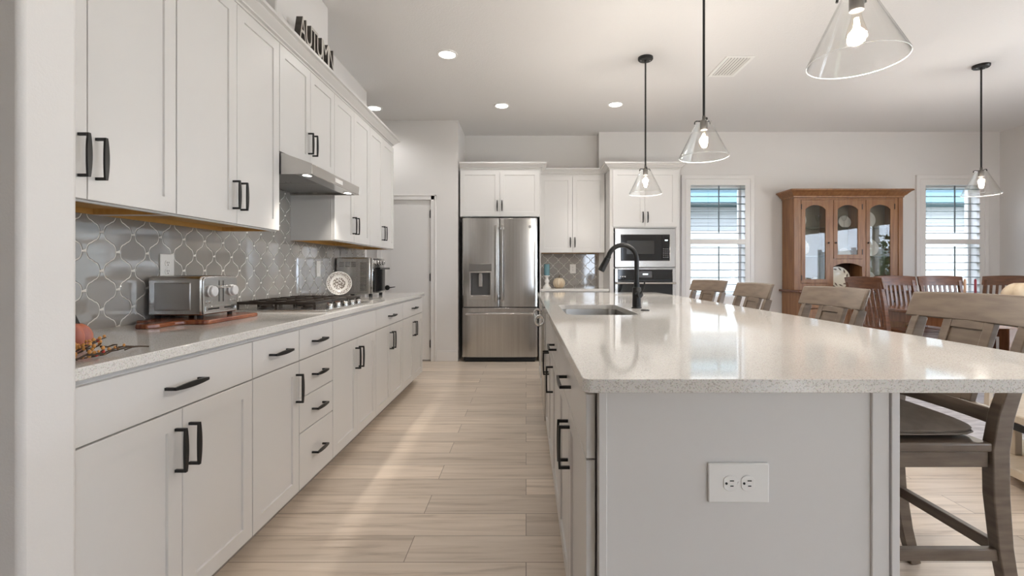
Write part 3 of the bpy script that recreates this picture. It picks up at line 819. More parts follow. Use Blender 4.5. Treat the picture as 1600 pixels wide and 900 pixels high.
for i in range(9):
    s = i/8; x = FX0+.05+(FX1-FX0-.1)*s; y = FY-.052; k = .005*(1-(2*s-1)**2)
    rings.append([(x, y-.006-k, .595), (x, y-.006-k, .617), (x, y+.008-k, .617), (x, y+.008-k, .595)])
mb.loft(rings)
for x in (FX0+.06, FX1-.09): mb.box(x, x+.03, FY-.05, FY+.02, .598, .614)
obj('handle', mb, M['steel_h'], fz, bevel=.004)
# dispenser
dx0, dx1 = -.712, -.432
mb = MB(); mb.box(dx0, dx1, FY-.004, FY+.012, 1.14, 1.232); obj('control_panel', mb, M['panelgrey'], dl_, bevel=.003)
mb = MB(); o_ = [(dx0, .785), (dx1, .785), (dx1, 1.136), (dx0, 1.136)]; i_ = [(dx0+.018, .84), (dx1-.018, .84), (dx1-.018, 1.118), (dx0+.018, 1.118)]
mb.prism(o_, FY-.004, FY+.012, 'y', holes=[i_]); obj('dispenser_frame', mb, M['steel_h'], dl_, bevel=.002)
mb = MB(); mb.box(RX0+.011, RX1-.011, FY+.050, FY+.0545, .841, 1.117); obj('dispenser_recess', mb, M['recess'], dl_)
mb = MB(); mb.box(-.594, -.548, FY+.004, FY+.012, .945, 1.10); mb.box(-.59, -.552, FY+.004, FY+.049, 1.095, 1.115); obj('dispenser_paddle', mb, M['steel_h'], dl_, bevel=.003)
mb = MB(); mb.box(dx0+.03, dx1-.03, FY-.012, FY+.002, .815, .835); obj('drip_tray', mb, M['steel_h'], dl_, bevel=.002)
mb = MB(); c = ((828-VX)/F*FY, FY+.004, 1.145-(354-VY)/F*FY)
mb.lathe([(0, 0), (.021, 0), (.021, -.004), (.018, -.0045), (.018, -.003), (0, -.003)], c, 24, 'y')
mb.tube([(c[0]-.009, c[1]-.004, c[2]+.006), (c[0]-.003, c[1]-.004, c[2]-.007), (c[0]+.003, c[1]-.004, c[2]+.007), (c[0]+.009, c[1]-.004, c[2]-.006)], .0016, 6)
obj('badge', mb, M['chrome'], dr_, smooth=40)
mb = MB(); mb.box(FX0+.02, FX0+.09, FY+.01, FY+.13, 1.801, 1.818); mb.box(FX1-.09, FX1-.02, FY+.01, FY+.13, 1.801, 1.818); obj('hinge_cover', mb, M['darkgrey'], T, bevel=.003)

# ------------------------------------------------------------------ microwave and wall oven in the tower
ox0, ox1 = 1.122, 1.884
T = thing('microwave', 'built-in stainless microwave with black glass above the wall oven', 'microwave', (1.503, 5.98, 1.19))
mb = MB(); mb.prism([(ox0, 1.190), (ox1, 1.190), (ox1, 1.678), (ox0, 1.678)], 5.975, 5.999, 'y', holes=[[(ox0+.075, 1.272), (ox1-.072, 1.272), (ox1-.072, 1.60), (ox0+.075, 1.60)]])
obj('trim_kit', mb, M['steel_h'], T, bevel=.003)
obj('body', MB().box(ox0+.06, ox1-.06, 6.001, 6.40, 1.195, 1.65), M['darkgrey'], T)
d = obj('door', MB().box(ox0+.077, ox1-.172, 5.968, 5.9995, 1.274, 1.598), M['blackgloss'], T, bevel=.003)
obj('window', MB().box(ox0+.145, ox1-.27, 5.9665, 5.9682, 1.355, 1.525), mat('microwave_window', (.035, .034, .033), .12), d)
d = obj('control_panel', MB().box(ox1-.170, ox1-.074, 5.968, 5.9995, 1.274, 1.598), M['blackgloss'], T, bevel=.003)
mb = MB()
for r in range(5):
    for cc in range(3): mb.box(ox1-.158+cc*.026, ox1-.158+cc*.026+.017, 5.9665, 5.9682, 1.31+r*.026, 1.31+r*.026+.010)
obj('keypad', mb, mat('keypad_grey', (.12, .12, .12), .4), d)
obj('clock_display', MB().box(ox1-.135, ox1-.10, 5.9665, 5.9682, 1.522, 1.536), mat('clock_digits', (.8, .9, .9), .4, emit=(.8, .95, 1), estr=1.5), d)
T = thing('wall_oven', 'black glass wall oven with a steel bar handle under the microwave', 'oven', (1.503, 5.98, .46))
obj('body', MB().box(ox0+.03, ox1-.03, 6.001, 6.42, .48, 1.165), M['darkgrey'], T)
mb = MB(); mb.box(ox0, ox0+.037, 5.972, 5.999, .462, 1.174); mb.box(ox1-.037, ox1, 5.972, 5.999, .462, 1.174); mb.box(ox0+.037, ox1-.037, 5.972, 5.999, 1.160, 1.174)
obj('trim', mb, M['steel_h'], T, bevel=.002)
d = obj('control_panel', MB().box(ox0+.038, ox1-.038, 5.965, 5.999, 1.035, 1.159), M['blackgloss'], T, bevel=.003)
obj('display', MB().box(1.42, 1.585, 5.9635, 5.9652, 1.06, 1.14), mat('oven_display', (.07, .07, .075), .2), d)
obj('clock_display', MB().box(1.47, 1.535, 5.9628, 5.9634, 1.092, 1.11), mat('oven_digits', (.8, .9, .9), .4, emit=(.8, .95, 1), estr=.8), d)
mb = MB()
for i in range(3): mb.lathe([(0, 0), (.008, 0), (.008, -.002), (0, -.002)], (1.19+i*.028, 5.965, 1.07), 12, 'y')
obj('button', mb, M['plastic'], d)
d = obj('door', MB().box(ox0+.038, ox1-.038, 5.962, 5.999, .47, 1.015), M['blackgloss'], T, bevel=.003)
mb = MB(); mb.tube([(ox0+.01, 5.92, .99), (ox1-.01, 5.92, .99)], .0135, 12)
for x in (ox0+.05, ox1-.05): mb.box(x-.012, x+.012, 5.92, 5.963, .98, 1.0)
obj('handle', mb, M['steel_h'], d, smooth=40)

# ------------------------------------------------------------------ dishwasher
T = thing('dishwasher', 'stainless dishwasher in the island with a tubular handle', 'dishwasher', (.15, 3.56, 0))
obj('body', MB().box(.16, .72, 3.262, 3.852, .09, .872), M['darkgrey'], T)
d = obj('door', MB().box(.126, .159, 3.258, 3.858, .11, .87), M['steel'], T, bevel=.003)
mb = MB(); mb.tube([(.066, 3.285, .80), (.066, 3.44, .80), (.066, 3.68, .80), (.066, 3.829, .80)], .0125, 12)
for y in (3.29, 3.824): mb.tube([(.094+.029*math.cos(t), y, .80+.032*math.sin(t)) for t in [2*PI*i/28 for i in range(28)]], .0095, 10, closed=True)
obj('handle', mb, M['chrome'], d, smooth=40)
obj('toe_kick', MB().box(.2, .7, 3.262, 3.852, 0, .089), M['slot'], T)

# ------------------------------------------------------------------ sink, faucet, button
mb = MB()
o1 = rrect(.208, .607, 2.453, 3.227, .075, 6)
R = lambda g, z: [(x, y, z) for x, y in rrect(.213+g, .602-g, 2.473+g, 3.217-g, max(.02, .072-g*.3), 6)]
mb.loft([[(x, y, .8843) for x, y in rrect(.195, .62, 2.455, 3.235, .08, 6)], R(0, .8843), R(.003, .86), R(.008, .72), R(.022, .695), R(.06, .688)], cap=False)
bm = mb.bm; bm.verts.ensure_lookup_table(); k = len(R(0, 0)); n = mb.n(); bm.faces.new([bm.verts[n-k+i] for i in range(k)])
T = thing('sink', 'undermounted stainless steel sink bowl in the island worktop', 'sink', (.4075, 2.84, .688))
obj('bowl', mb, M['sinksteel'], T, smooth=50)
mb = MB(); mb.lathe([(0, .003), (.03, .003), (.043, .006), (.045, .001)], (.4075, 2.84, .688), 24); obj('drain', mb, M['chrome'], T, smooth=40)

fx, fy = .684, 2.93
T = thing('kitchen_faucet', 'matte black gooseneck faucet beside the island sink', 'faucet', (fx, fy, ZC))
mb = MB(); mb.lathe([(0, 0), (.031, 0), (.031, .006), (.026, .008), (.026, .125), (.024, .128), (.017, .130), (.017, .16), (0, .16)], (fx, fy, ZC), 24)
obj('base', mb, M['black'], T, smooth=40)
pts = [(fx, fy, ZC+.13), (fx, fy, ZC+.22), (fx, fy, 1.215)]
ac = (fx-.088, 1.215)
for i in range(1, 15):
    q = PI*.94*i/14; pts.append((ac[0]+.088*math.cos(q), fy, ac[1]+.088*math.sin(q)))
obj('spout', MB().tube(pts, .0145, 14), M['black'], T, smooth=50)
e = Vector(pts[-1]); dv = (Vector(pts[-1])-Vector(pts[-2])).normalized(); dv = (dv+Vector((-.22, 0, 0))).normalized()
mb = MB(); mb.tube([e-dv*.005, e+dv*.012, e+dv*.014, e+dv*.085, e+dv*.098, e+dv*.1], [.0165, .0165, .019, .021, .021, .017], 16); obj('spray_head', mb, M['black'], T, smooth=35)
mb = MB(); mb.tube([(fx, fy-.02, ZC+.085), (fx+.012, fy-.052, ZC+.085)], .018, 14); mb.tube([(fx+.012, fy-.05, ZC+.09), (fx+.03, fy-.06, ZC+.13), (fx+.034, fy-.062, ZC+.165)], [.007, .0055, .0045], 8)
obj('lever', mb, M['black'], T, smooth=40)
mb = MB(); mb.lathe([(0, .0), (.025, 0), (.025, .004), (.021, .007), (.019, .007), (.017, .0055), (0, .0065)], ((1008-VX)/F*2.74, 2.74, ZC), 24)
single('disposal_button', mb, M['black'], 'small round black push button in the island worktop beside the faucet', 'button', smooth=35)

# ------------------------------------------------------------------ range hood
hy0, hy1, hx = 2.640, 3.387, -1.194
T = thing('range_hood', 'slim stainless steel range hood under the short wall cabinet', 'range hood', (-1.44, 3.013, 1.684))
mb = MB()
prof = [(XL+.008, 1.72), (XL+.008, 1.803), (-1.36, 1.803), (hx, 1.742), (hx, 1.684), (hx-.03, 1.684), (hx-.03, 1.70), (-1.30, 1.70), (-1.345, 1.72)]
P = [(x, z) for x, z in prof]
mb.prism(P, hy0+.002, hy1-.002, 'y')
for y0 in (hy0, hy1-.003):
    mb.prism([(XL+.008, 1.684), (XL+.008, 1.803), (-1.36, 1.803), (hx+.001, 1.743), (hx+.001, 1.684)], y0, y0+.003, 'y')
obj('body', mb, M['steel_h'], T, bevel=.002)
mb = MB(); mb.box(-1.30, hx-.005, hy0+.004, hy1-.004, 1.690, 1.6995); obj('light_bar', mb, M['steel_h'], T)
for a, b in ((hy0+.01, 3.010), (3.016, hy1-.01)):
    mb = MB(); mb.box(XL+.02, -1.31, a, b, 1.700, 1.7155, rot=(0, 0, 0)); f = obj('filter', mb, M['filter'], T, bevel=.002)
    mb = MB(); mb.tube([((XL-1.31)/2, b-.05, 1.70), ((XL-1.31)/2+.0, b-.04, 1.692), ((XL-1.31)/2+.03, b-.04, 1.692), ((XL-1.31)/2+.03, b-.05, 1.70)], .002, 6); obj('pull_ring', mb, M['chrome'], f)
obj('control_panel', MB().box(hx-.002, hx+.002, 2.96, 3.08, 1.700, 1.726), M['plastic'], T)
for y in (2.70, 3.315):
    mb = MB(); mb.lathe([(.026, .004), (.034, .004), (.034, -.001), (.026, -.001)], (-1.247, y, 1.688), 24); g = obj('lamp_ring', mb, M['chrome'], T, smooth=40)
    mb = MB(); mb.lathe([(0, 0), (.025, 0), (.025, .003), (0, .003)], (-1.247, y, 1.6865), 24); obj('lamp_lens', mb, M['lens'], g)
    lamp('hood_lamp', 'SPOT', (-1.247-T.location.x, y-T.location.y, 1.683-T.location.z), HOOD_W, (1, .93, .84), parent=T, spot_size=math.radians(96), spot_blend=1.0, shadow_soft_size=.016)

# ------------------------------------------------------------------ gas cooktop
T = thing('gas_cooktop', 'stainless gas cooktop with cast iron grates under the hood', 'cooktop', (-1.36, 3.013, ZC))
cx0, cx1, cy0, cy1 = -1.645, -1.115, 2.650, 3.385
obj('base_plate', MB().prism(rrect(cx0, cx1, cy0, cy1, .012), ZC+.0002, ZC+.011), M['steel_h'], T, bevel=.003)
bs = [(-1.52, 2.78, .035), (-1.28, 2.78, .028), (-1.40, 3.013, .048), (-1.52, 3.25, .028), (-1.28, 3.25, .040)]
for x, y, r in bs:
    mb = MB(); mb.lathe([(0, .0115), (r+.012, .0115), (r+.012, .016), (r+.002, .018), (r, .027), (r-.006, .031), (0, .031)], (x, y, ZC), 24); obj('burner', mb, M['grate'], T, smooth=35)
for a, b in ((cy0+.012, 2.885), (2.893, 3.133), (3.141, cy1-.012)):
    mb = MB(); z0, z1 = ZC+.040, ZC+.056; t = .006; gx0, gx1 = cx0+.02, cx1-.075
    for x in (gx0, gx1): mb.box(x-t, x+t, a, b, z0, z1)
    for y in (a+t, b-t): mb.box(gx0, gx1, y-t, y+t, z0, z1)
    m = (a+b)/2; xm2 = (gx0+gx1)/2
    mb.box(gx0, gx1, m-t*.8, m+t*.8, z0, z1)
    for x in (gx0+.10, xm2, gx1-.10): mb.box(x-t*.8, x+t*.8, a, b, z0, z1)
    for x in (gx0, xm2, gx1):
        for y in (a+t, b-t): mb.box(x-t*1.2, x+t*1.2, y-t, y+t, ZC+.0115, z0)
    obj('grate', mb, M['grate'], T, bevel=.002)
for i in range(5):
    y = 2.78+i*.1165; mb = MB(); mb.lathe([(0, .0112), (.021, .0112), (.021, .016), (.018, .018), (.0165, .036), (.014, .039), (0, .039)], (-1.152, y, ZC), 20)
    mb.box(-1.168, -1.136, y-.003, y+.003, ZC+.038, ZC+.045); obj('knob', mb, M['chrome'], T, smooth=35)

# ------------------------------------------------------------------ small things on the left worktop
poly = [(-1.665, 2.02), (-1.60, 2.02), (-1.575, 1.99), (-1.565, 1.90), (-1.54, 1.865), (-1.495, 1.865), (-1.47, 1.90), (-1.475, 1.99), (-1.455, 2.02), (-1.375, 2.02), (-1.36, 2.035), (-1.36, 2.40), (-1.375, 2.415), (-1.665, 2.415)]
single('cutting_board', MB().prism(poly, ZC+.0003, ZC+.019), M['board'], 'dark red wooden paddle board under the toaster', 'cutting board', bevel=.005)
tx0, tx1, ty0, ty1, tz0, tz1 = -1.665, -1.432, 2.085, 2.345, .947, 1.122
T = thing('toaster', 'brushed steel four-slice toaster on the wooden board', 'toaster', ((tx0+tx1)/2, (ty0+ty1)/2, ZC+.0193))
def rr_y(y0, y1, x0, x1, z0, z1, r, N=6):
    pts = [(x0, z0), (x1, z0)]
    for i in range(N+1): q = PI/2*i/N; pts.append((x1-r+r*math.cos(q), z1-r+r*math.sin(q)))
    for i in range(N+1): q = PI/2+PI/2*i/N; pts.append((x0+r+r*math.cos(q), z1-r+r*math.sin(q)))
    return pts
obj('body', MB().prism([(y, z) for y, z in rr_y(0, 0, ty0, ty1, tz0, tz1, .022)], tx0, tx1, 'x'), M['steel'], T, bevel=.006, smooth=30)
mb = MB(); mb.box(tx0+.03, tx1-.045, ty0-.004, ty0+.004, tz0+.022, tz1-.03); obj('side_panel', mb, mat('toaster_side', (.44, .43, .42), .3, metal=1), T, bevel=.0035)
mb = MB(); mb.prism([(y, z) for y, z in rr_y(0, 0, ty0+.008, ty1-.008, tz0+.004, tz1-.008, .016)], tx1, tx1+.006, 'x'); cp = obj('front_panel', mb, M['steel_h'], T, bevel=.002, smooth=30)
xs_ = tx1+.006
for y in (ty0+.055, ty1-.055):
    mb = MB(); mb.lathe([(0, 0), (.026, 0), (.027, .006), (.024, .009), (.0235, .020), (.021, .023), (0, .0235)], (xs_, y, tz0+.105), 28, 'x'); obj('dial', mb, mat('dial_silver', (.72, .72, .73), .3, metal=.35), cp, smooth=35)
for y in (ty0+.115, ty1-.115):
    obj('lever_slot', MB().box(xs_-.001, xs_+.0008, y-.0025, y+.0025, tz0+.055, tz0+.152), M['slot'], cp)
    obj('lever', MB().box(xs_+.001, xs_+.026, y-.018, y+.018, tz0+.118, tz0+.130), M['darkgrey'] if y < 2.2 else M['chrome'], cp, bevel=.003)
for y in (ty0+.032, ty0+.055, ty1-.055, ty1-.032):
    mb = MB(); mb.lathe([(0, 0), (.0065, 0), (.0065, .003), (0, .0035)], (xs_, y, tz0+.058), 14, 'x'); obj('button', mb, M['chrome'], cp, smooth=40)
obj('crumb_tray', MB().box(xs_, xs_+.003, ty0+.02, ty1-.02, tz0+.014, tz0+.038), M['chrome'], cp, bevel=.001)
for y in (ty0+.035, ty1-.11): obj('tray_pull', MB().box(xs_+.003, xs_+.004, y, y+.075, tz0+.022, tz0+.029), M['slot'], cp)
for i in range(2):
    for j in range(2):
        obj('bread_slot', MB().box(tx0+.03, tx1-.04, ty0+.038+i*.125+j*.04, ty0+.056+i*.125+j*.04, tz1-.001, tz1+.0006), M['slot'], T)
for x in (tx0+.025, tx1-.02):
    for y in (ty0+.025, ty1-.025): obj('foot', MB().lathe([(0, 0), (.011, 0), (.012, .014), (0, .014)], (x, y, ZC+.0193), 12), M['rubber'], T)

# orange pumpkin, berry sprig, dark frame behind the near wall
def pumpkin(name, label, cat, c, r, hgt, m, ribs=9, stem=True, T=None):
    T = thing(name, label, cat, c)
    mb = MB(); N, K = 14, 54; bm = mb.bm; rows = []
    for i in range(N+1):
        t = PI*i/N; rr = math.sin(t)**.85 if 0 < i < N else 0
        zz = -math.cos(t); row = []
        for j in range(K):
            q = 2*PI*j/K; w_ = 1-.15*abs(math.sin(ribs*q/2+PI/2))**5*min(1, 2.2*rr)
            dimple = .16*math.exp(-(rr/.35)**2)
            z2 = hgt/2+zz*hgt/2*(1-dimple)
            row.append((c[0]+r*rr*w_*math.cos(q), c[1]+r*rr*w_*math.sin(q), c[2]+z2))
        rows.append(row)
    lo = min(p[2] for row in rows for p in row)
    vs = []
    for i in range(N+1):
        if i in (0, N): vs.append([bm.verts.new((c[0], c[1], rows[i][0][2]-lo+c[2]))])
        else: vs.append([bm.verts.new((x, y, z-lo+c[2])) for x, y, z in rows[i]])
    for i in range(N):
        for j in range(K):
            a, b = vs[i], vs[i+1]
            f = [a[j % len(a)], a[(j+1) % len(a)], b[(j+1) % len(b)], b[j % len(b)]]; g = []
            for v in f:
                if v not in g: g.append(v)
            bm.faces.new(g)
    obj('body', mb, m, T, smooth=60)
    if stem:
        mb = MB(); zt = c[2]+hgt*.88
        mb.tube([(c[0], c[1], zt-.005), (c[0]+r*.03, c[1], zt+hgt*.12), (c[0]+r*.14, c[1]+r*.03, zt+hgt*.24)], [r*.13, r*.08, r*.09], 8); obj('stem', mb, M['stem'], T, smooth=40)
    return T
pumpkin('pumpkin', 'small orange pumpkin at the near end of the left worktop', 'pumpkin', (-1.285, 1.335, ZC), .050, .090, M['orange'], stem=False)
T = thing('berry_sprig', 'twiggy garland of amber berries beside the orange pumpkin', 'garland', (-1.15, 1.30, ZC))
mb = MB(); pts_b = []
for i in range(26):
    p = Vector((random.uniform(-1.25, -1.10), random.uniform(1.13, 1.25), ZC+random.uniform(.006, .035))); a = random.uniform(-.5, 1.2)
    q = [p]
    for k_ in range(4):
        a += random.uniform(-.55, .55); p = p+Vector((-.006+.012*math.sin(a), .026*math.cos(a)*.7+.006, random.uniform(-.006, .009))); p.x = min(p.x, -1.075); p.z = max(p.z, ZC+.004)
        if math.hypot(p.x+1.285, p.y-1.335) < .060: break
        q.append(p.copy())
    if len(q) < 3: continue
    mb.tube(q, [.0026, .0023, .002, .0018, .0015][:len(q)], 6); pts_b += q[1:]
for k_ in range(3):
    p = Vector((-1.15+.02*k_, 1.31, ZC+.012)); q = [p+Vector((.008*j*(k_ % 2), .026*j, .004*math.sin(j*1.3))) for j in range(4)]; mb.tube(q, .002, 6); pts_b += q
obj('twig', mb, M['twig'], T, smooth=50)
for i, p in enumerate(pts_b[:90]):
    r = random.uniform(.0030, .0048); mb = MB()
    c = p+Vector((random.uniform(-.004, .004), random.uniform(-.004, .004), .004)); c.z = max(c.z, ZC+r)
    mb.ball(c, r, (1, 1, 1.25), 8, 6); obj('berry', mb, M['berry'] if i % 13 else M['berry_red'], T, smooth=60)
mb = MB(); mb.prism([(-1.655, ZC+.001), (-1.600, ZC+.001), (-1.672, 1.062), (-1.688, 1.062)][0:0] or [(-1.612, ZC+.001), (-1.600, ZC+.001), (-1.672, 1.055), (-1.684, 1.055)], 1.45, 1.722, 'y')
single('tablet', mb, M['blackgloss'], 'black tablet leaning on the tiles behind the orange pumpkin', 'tablet', bevel=.002)

# plate on its stand, white dish, toaster oven
T = thing('display_plate', 'small brown and white printed plate on a stand by the toaster oven', 'plate', (-1.445, 3.66, 1.046), world=False)
T.rotation_euler = (Euler((0, 0, math.radians(24))).to_matrix() @ Euler((math.radians(78), 0, 0)).to_matrix()).to_euler()
mb = MB(); mb.lathe([(0, .0), (.052, .0), (.062, .006), (.090, .014), (.091, .017), (.062, .010), (.05, .0045), (0, .0045)], (0, 0, 0), 48); obj('plate', mb, M['plate_print'], T, smooth=40)
mb = MB(); mb.lathe([(.0905, .0165), (.092, .0155), (.092, .018), (.0905, .0185), (.0875, .0178), (.0875, .0165)], (0, 0, 0), 48); obj('rim', mb, M['white'], T, smooth=40)
T = thing('plate_stand', 'black wire stand holding the printed plate', 'stand', (-1.445, 3.67, ZC+.0003))
mb = MB(); Rs = Matrix.Translation((-1.445, 3.66, ZC)) @ Euler((0, 0, math.radians(24))).to_matrix().to_4x4()
for s in (-1, 1):
    mb.tube([(s*.035, -.045, .045), (s*.035, -.047, .031), (s*.035, -.025, .028), (s*.035, .02, .003), (s*.035, .085, .003)], .003, 8)
    mb.tube([(s*.035, .02, .003), (s*.03, .045, .06), (s*.02, .05, .13)], .003, 8)
mb.tube([(-.035, .06, .003), (.035, .06, .003)], .003, 8); mb.tube([(-.02, .05, .13), (.02, .05, .13)], .003, 8)
mb.xf(Rs); obj('wire', mb, M['black'], T, smooth=50)
mb = MB(); mb.loft([[(x, y, z) for x, y in rrect(-.055-g, .055+g, -.035-g, .035+g, .012+g*.3, 4)] for g, z in ((0, 0), (.012, .004), (.03, .034), (.031, .036), (.028, .036), (.010, .008), (.002, .006))], cap=True)
mb.xf(Matrix.Translation((-1.585, 3.52, ZC+.0003))); single('serving_dish', mb, M['white'], 'small white rectangular dish behind the cooktop', 'dish', smooth=40)
vx0, vx1, vy0, vy1, vz0, vz1 = -1.672, -1.372, 4.165, 4.515, .938, 1.262
T = thing('toaster_oven', 'steel countertop toaster oven at the far end of the worktop', 'toaster oven', ((vx0+vx1)/2, (vy0+vy1)/2, ZC+.0003))
obj('body', MB().box(vx0, vx1, vy0, vy1, vz0, vz1), M['steel'], T, bevel=.010)
mb = MB()
for r in range(4):
    for cc in range(3): mb.box(vx0+.03+cc*.052, vx0+.07+cc*.052, vy0-.0015, vy0+.001, vz1-.045-r*.012, vz1-.042-r*.012)
for r in range(20): mb.box(vx1-.088, vx1-.03, vy0-.0015, vy0+.001, vz0+.035+r*.0125, vz0+.039+r*.0125)
obj('vent', mb, M['slot'], T)
fp = obj('front_frame', MB().box(vx1, vx1+.022, vy0+.004, vy1-.004, vz0+.004, vz1-.004), M['chrome'], T, bevel=.004)
d = obj('door', MB().box(vx1+.022, vx1+.034, vy0+.02, vy1-.02, vz0+.02, vz0+.225), M['blackgloss'], T, bevel=.003)
mb = MB(); mb.tube([(vx1+.075, vy0+.03, vz0+.228), (vx1+.075, vy1-.03, vz0+.228)], .008, 10)
for y in (vy0+.05, vy1-.05): mb.box(vx1+.03, vx1+.075, y-.006, y+.006, vz0+.222, vz0+.234)
obj('handle', mb, M['black'], d, smooth=40)
obj('door_rail', MB().box(vx1+.022, vx1+.032, vy0+.02, vy1-.02, vz0+.203, vz0+.222), M['chrome'], T)
for i in range(4):
    mb = MB(); mb.lathe([(0, 0), (.021, 0), (.020, .018), (.018, .021), (0, .021)], (vx1+.022, vy0+.06+i*.075, vz1-.042), 20, 'x'); obj('knob', mb, M['chrome'], T, smooth=35)
for x in (vx0+.03, vx1-.005):
    for y in (vy0+.03, vy1-.03): obj('foot', MB().lathe([(0, 0), (.015, 0), (.016, vz0-ZC), (0, vz0-ZC)], (x, y, ZC+.0003), 12), M['rubber'], T)

# ------------------------------------------------------------------ outlets
def outlet(label, c, nx, ny, w_=.07, h_=.115, turn=False, rocker=False, th=.006):
    """c: centre on the wall surface, (nx, ny): outward normal"""
    T = thing('wall_outlet', label, 'outlet', (0, 0, 0), 0, 'wall outlets', world=False)
    T.location = c; T.rotation_euler = (0, 0, math.atan2(ny, nx)+PI/2)
    W_, H_ = (h_, w_) if turn else (w_, h_)
    obj('cover_plate', MB().box(-W_/2, W_/2, -th, 0, -H_/2, H_/2), M['plastic'], T, bevel=.0025)
    if rocker:
        obj('switch', MB().box(-.017, .017, -th-.003, -th, -.033, .033), M['plastic'], T, bevel=.0015); return T
    for s in (-1, 1):
        o = (s*.0195, 0) if turn else (0, s*.0195)
        mb = MB(); pts = []
        for i in range(24):
            q = 2*PI*i/24; a, b = .0172*math.cos(q), .0172*math.sin(q)
            if turn: a, b = b, a
            a2, b2 = (a, max(-.0135, min(.0135, b))) if not turn else (max(-.0135, min(.0135, a)), b)
            if turn: a2, b2 = max(-.0145, min(.0145, a)), b
            pts.append((o[0]+a2, o[1]+b2))
        mb.prism(pts, -th-.002, -th, 'y'); f = obj('socket', mb, M['plastic'], T, bevel=.0006)
        mb = MB(); y0, y1 = -th-.0026, -th-.0018
        if not turn:
            mb.box(o[0]-.0065, o[0]-.0045, y0, y1, o[1]-.001, o[1]+.008); mb.box(o[0]+.0045, o[0]+.0065, y0, y1, o[1], o[1]+.007); mb.lathe([(0, 0), (.0026, 0), (.0026, .0008), (0, .0008)], (o[0], y0, o[1]-.0075), 10, 'y')
        else:
            mb.box(o[0]-.001, o[0]+.008, y0, y1, o[1]+.0045, o[1]+.0068); mb.box(o[0], o[0]+.007, y0, y1, o[1]-.0068, o[1]-.0045); mb.lathe([(0, 0), (.0028, 0), (.0028, .0008), (0, .0008)], (o[0]-.0085, y0, o[1]), 10, 'y')
        obj('slots', mb, M['slot'], f)
    mb = MB(); mb.lathe([(0, -.001), (.0028, -.001), (.0028, 0), (0, 0)], (0, -th, 0), 10, 'y'); obj('screw', mb, M['plastic'], T)
    return T
outlet('white outlet on the left tiles above the steel toaster', (XL+.0095, 2.22, 1.160), 1, 0, .085, .125)
outlet('white switch plate on the left tiles near the printed plate', (XL+.0095, 3.84, 1.160), 1, 0, .07, .128, rocker=True)
outlet('white outlet on the brown tiles of the niche', ((895-VX)/F*6.66, YA-.0095, 1.172), 0, -1, .085, .13)
outlet('white double outlet set sideways on the end panel of the island', ((1154-VX)/F*PY, PY+.006, 1.145-(754.5-VY)/F*PY), 0, -1, .087, .134, turn=True, th=.007)

# ------------------------------------------------------------------ niche decorations
cxn = (854.5-VX)/F*6.32
T = thing('candlestick', 'turned white wooden candlestick in the tiled niche', 'candlestick', (cxn, 6.32, ZC+.0003))
mb = MB(); mb.lathe([(0, 0), (.056, 0), (.056, .012), (.046, .02), (.028, .045), (.022, .06), (.032, .08), (.036, .092), (.026, .108), (.018, .13), (.024, .148), (.044, .16), (.046, .168), (0, .168)], (cxn, 6.32, ZC+.0003), 32); obj('stick', mb, M['white'], T, smooth=35)
T = thing('pillar_candle', 'blue-grey pillar candle standing on the white candlestick', 'candle', (cxn, 6.32, ZC+.1686))
mb = MB(); mb.lathe([(0, 0), (.037, 0), (.038, .004), (.038, .142), (.034, .15), (.012, .147), (0, .146)], (cxn, 6.32, ZC+.1686), 32); obj('wax', mb, M['teal_candle'], T, smooth=40)
mb = MB(); mb.tube([(cxn, 6.32, ZC+.314), (cxn+.002, 6.32, ZC+.325)], .0012, 6); obj('wick', mb, M['slot'], T)
pumpkin('ceramic_pumpkin', 'small cream pumpkin beside the candlestick in the niche', 'pumpkin', ((873.5-VX)/F*6.32, 6.32, ZC+.0003), .082, .15, M['cream'], 12)

# ------------------------------------------------------------------ AUTUMN letters on the cabinet tops
def letter_mesh(ch, size, ext):
    cu = bpy.data.curves.new('tmp', 'FONT'); cu.body = ch; cu.size = size; cu.extrude = ext; cu.align_x = 'LEFT'
    o = bpy.data.objects.new('tmp', cu); C.objects.link(o)
    dg = bpy.context.evaluated_depsgraph_get(); dg.update()
    me = bpy.data.meshes.new_from_object(o.evaluated_get(dg)); bpy.data.objects.remove(o); bpy.data.curves.remove(cu)
    return me
T = thing('autumn_sign', 'dark wooden block letters spelling AUTUMN on top of the wall cabinets', 'sign', (-1.339, 3.0, 2.5105))
yy = 2.765; LW = [.074, .074, .070, .074, .092, .078]
for ch, wd in zip('AUTUMN', LW):
    me = letter_mesh(ch, .165, .019)
    xs2 = [v.co.x for v in me.vertices]; y2 = [v.co.y for v in me.vertices]
    sx = (wd+.004)/(max(xs2)-min(xs2)); sy = .138/(max(y2)-min(y2)); x_0, y_0 = min(xs2), min(y2)
    for v in me.vertices:
        a, b, c = v.co; v.co = (-1.339+c-T.location.x, yy+(a-x_0)*sx-T.location.y, 2.5110+(b-y_0)*sy-T.location.z)
    me.materials.clear(); me.materials.append(M['letter']); me.materials.append(M['letter_face'])
    me.update()
    for p in me.polygons:
        p.material_index = 1 if abs(p.normal.x) > .9 else 0
    me.name = 'letter'; o = bpy.data.objects.new('letter', me); C.objects.link(o); o.parent = T; yy += wd+.004
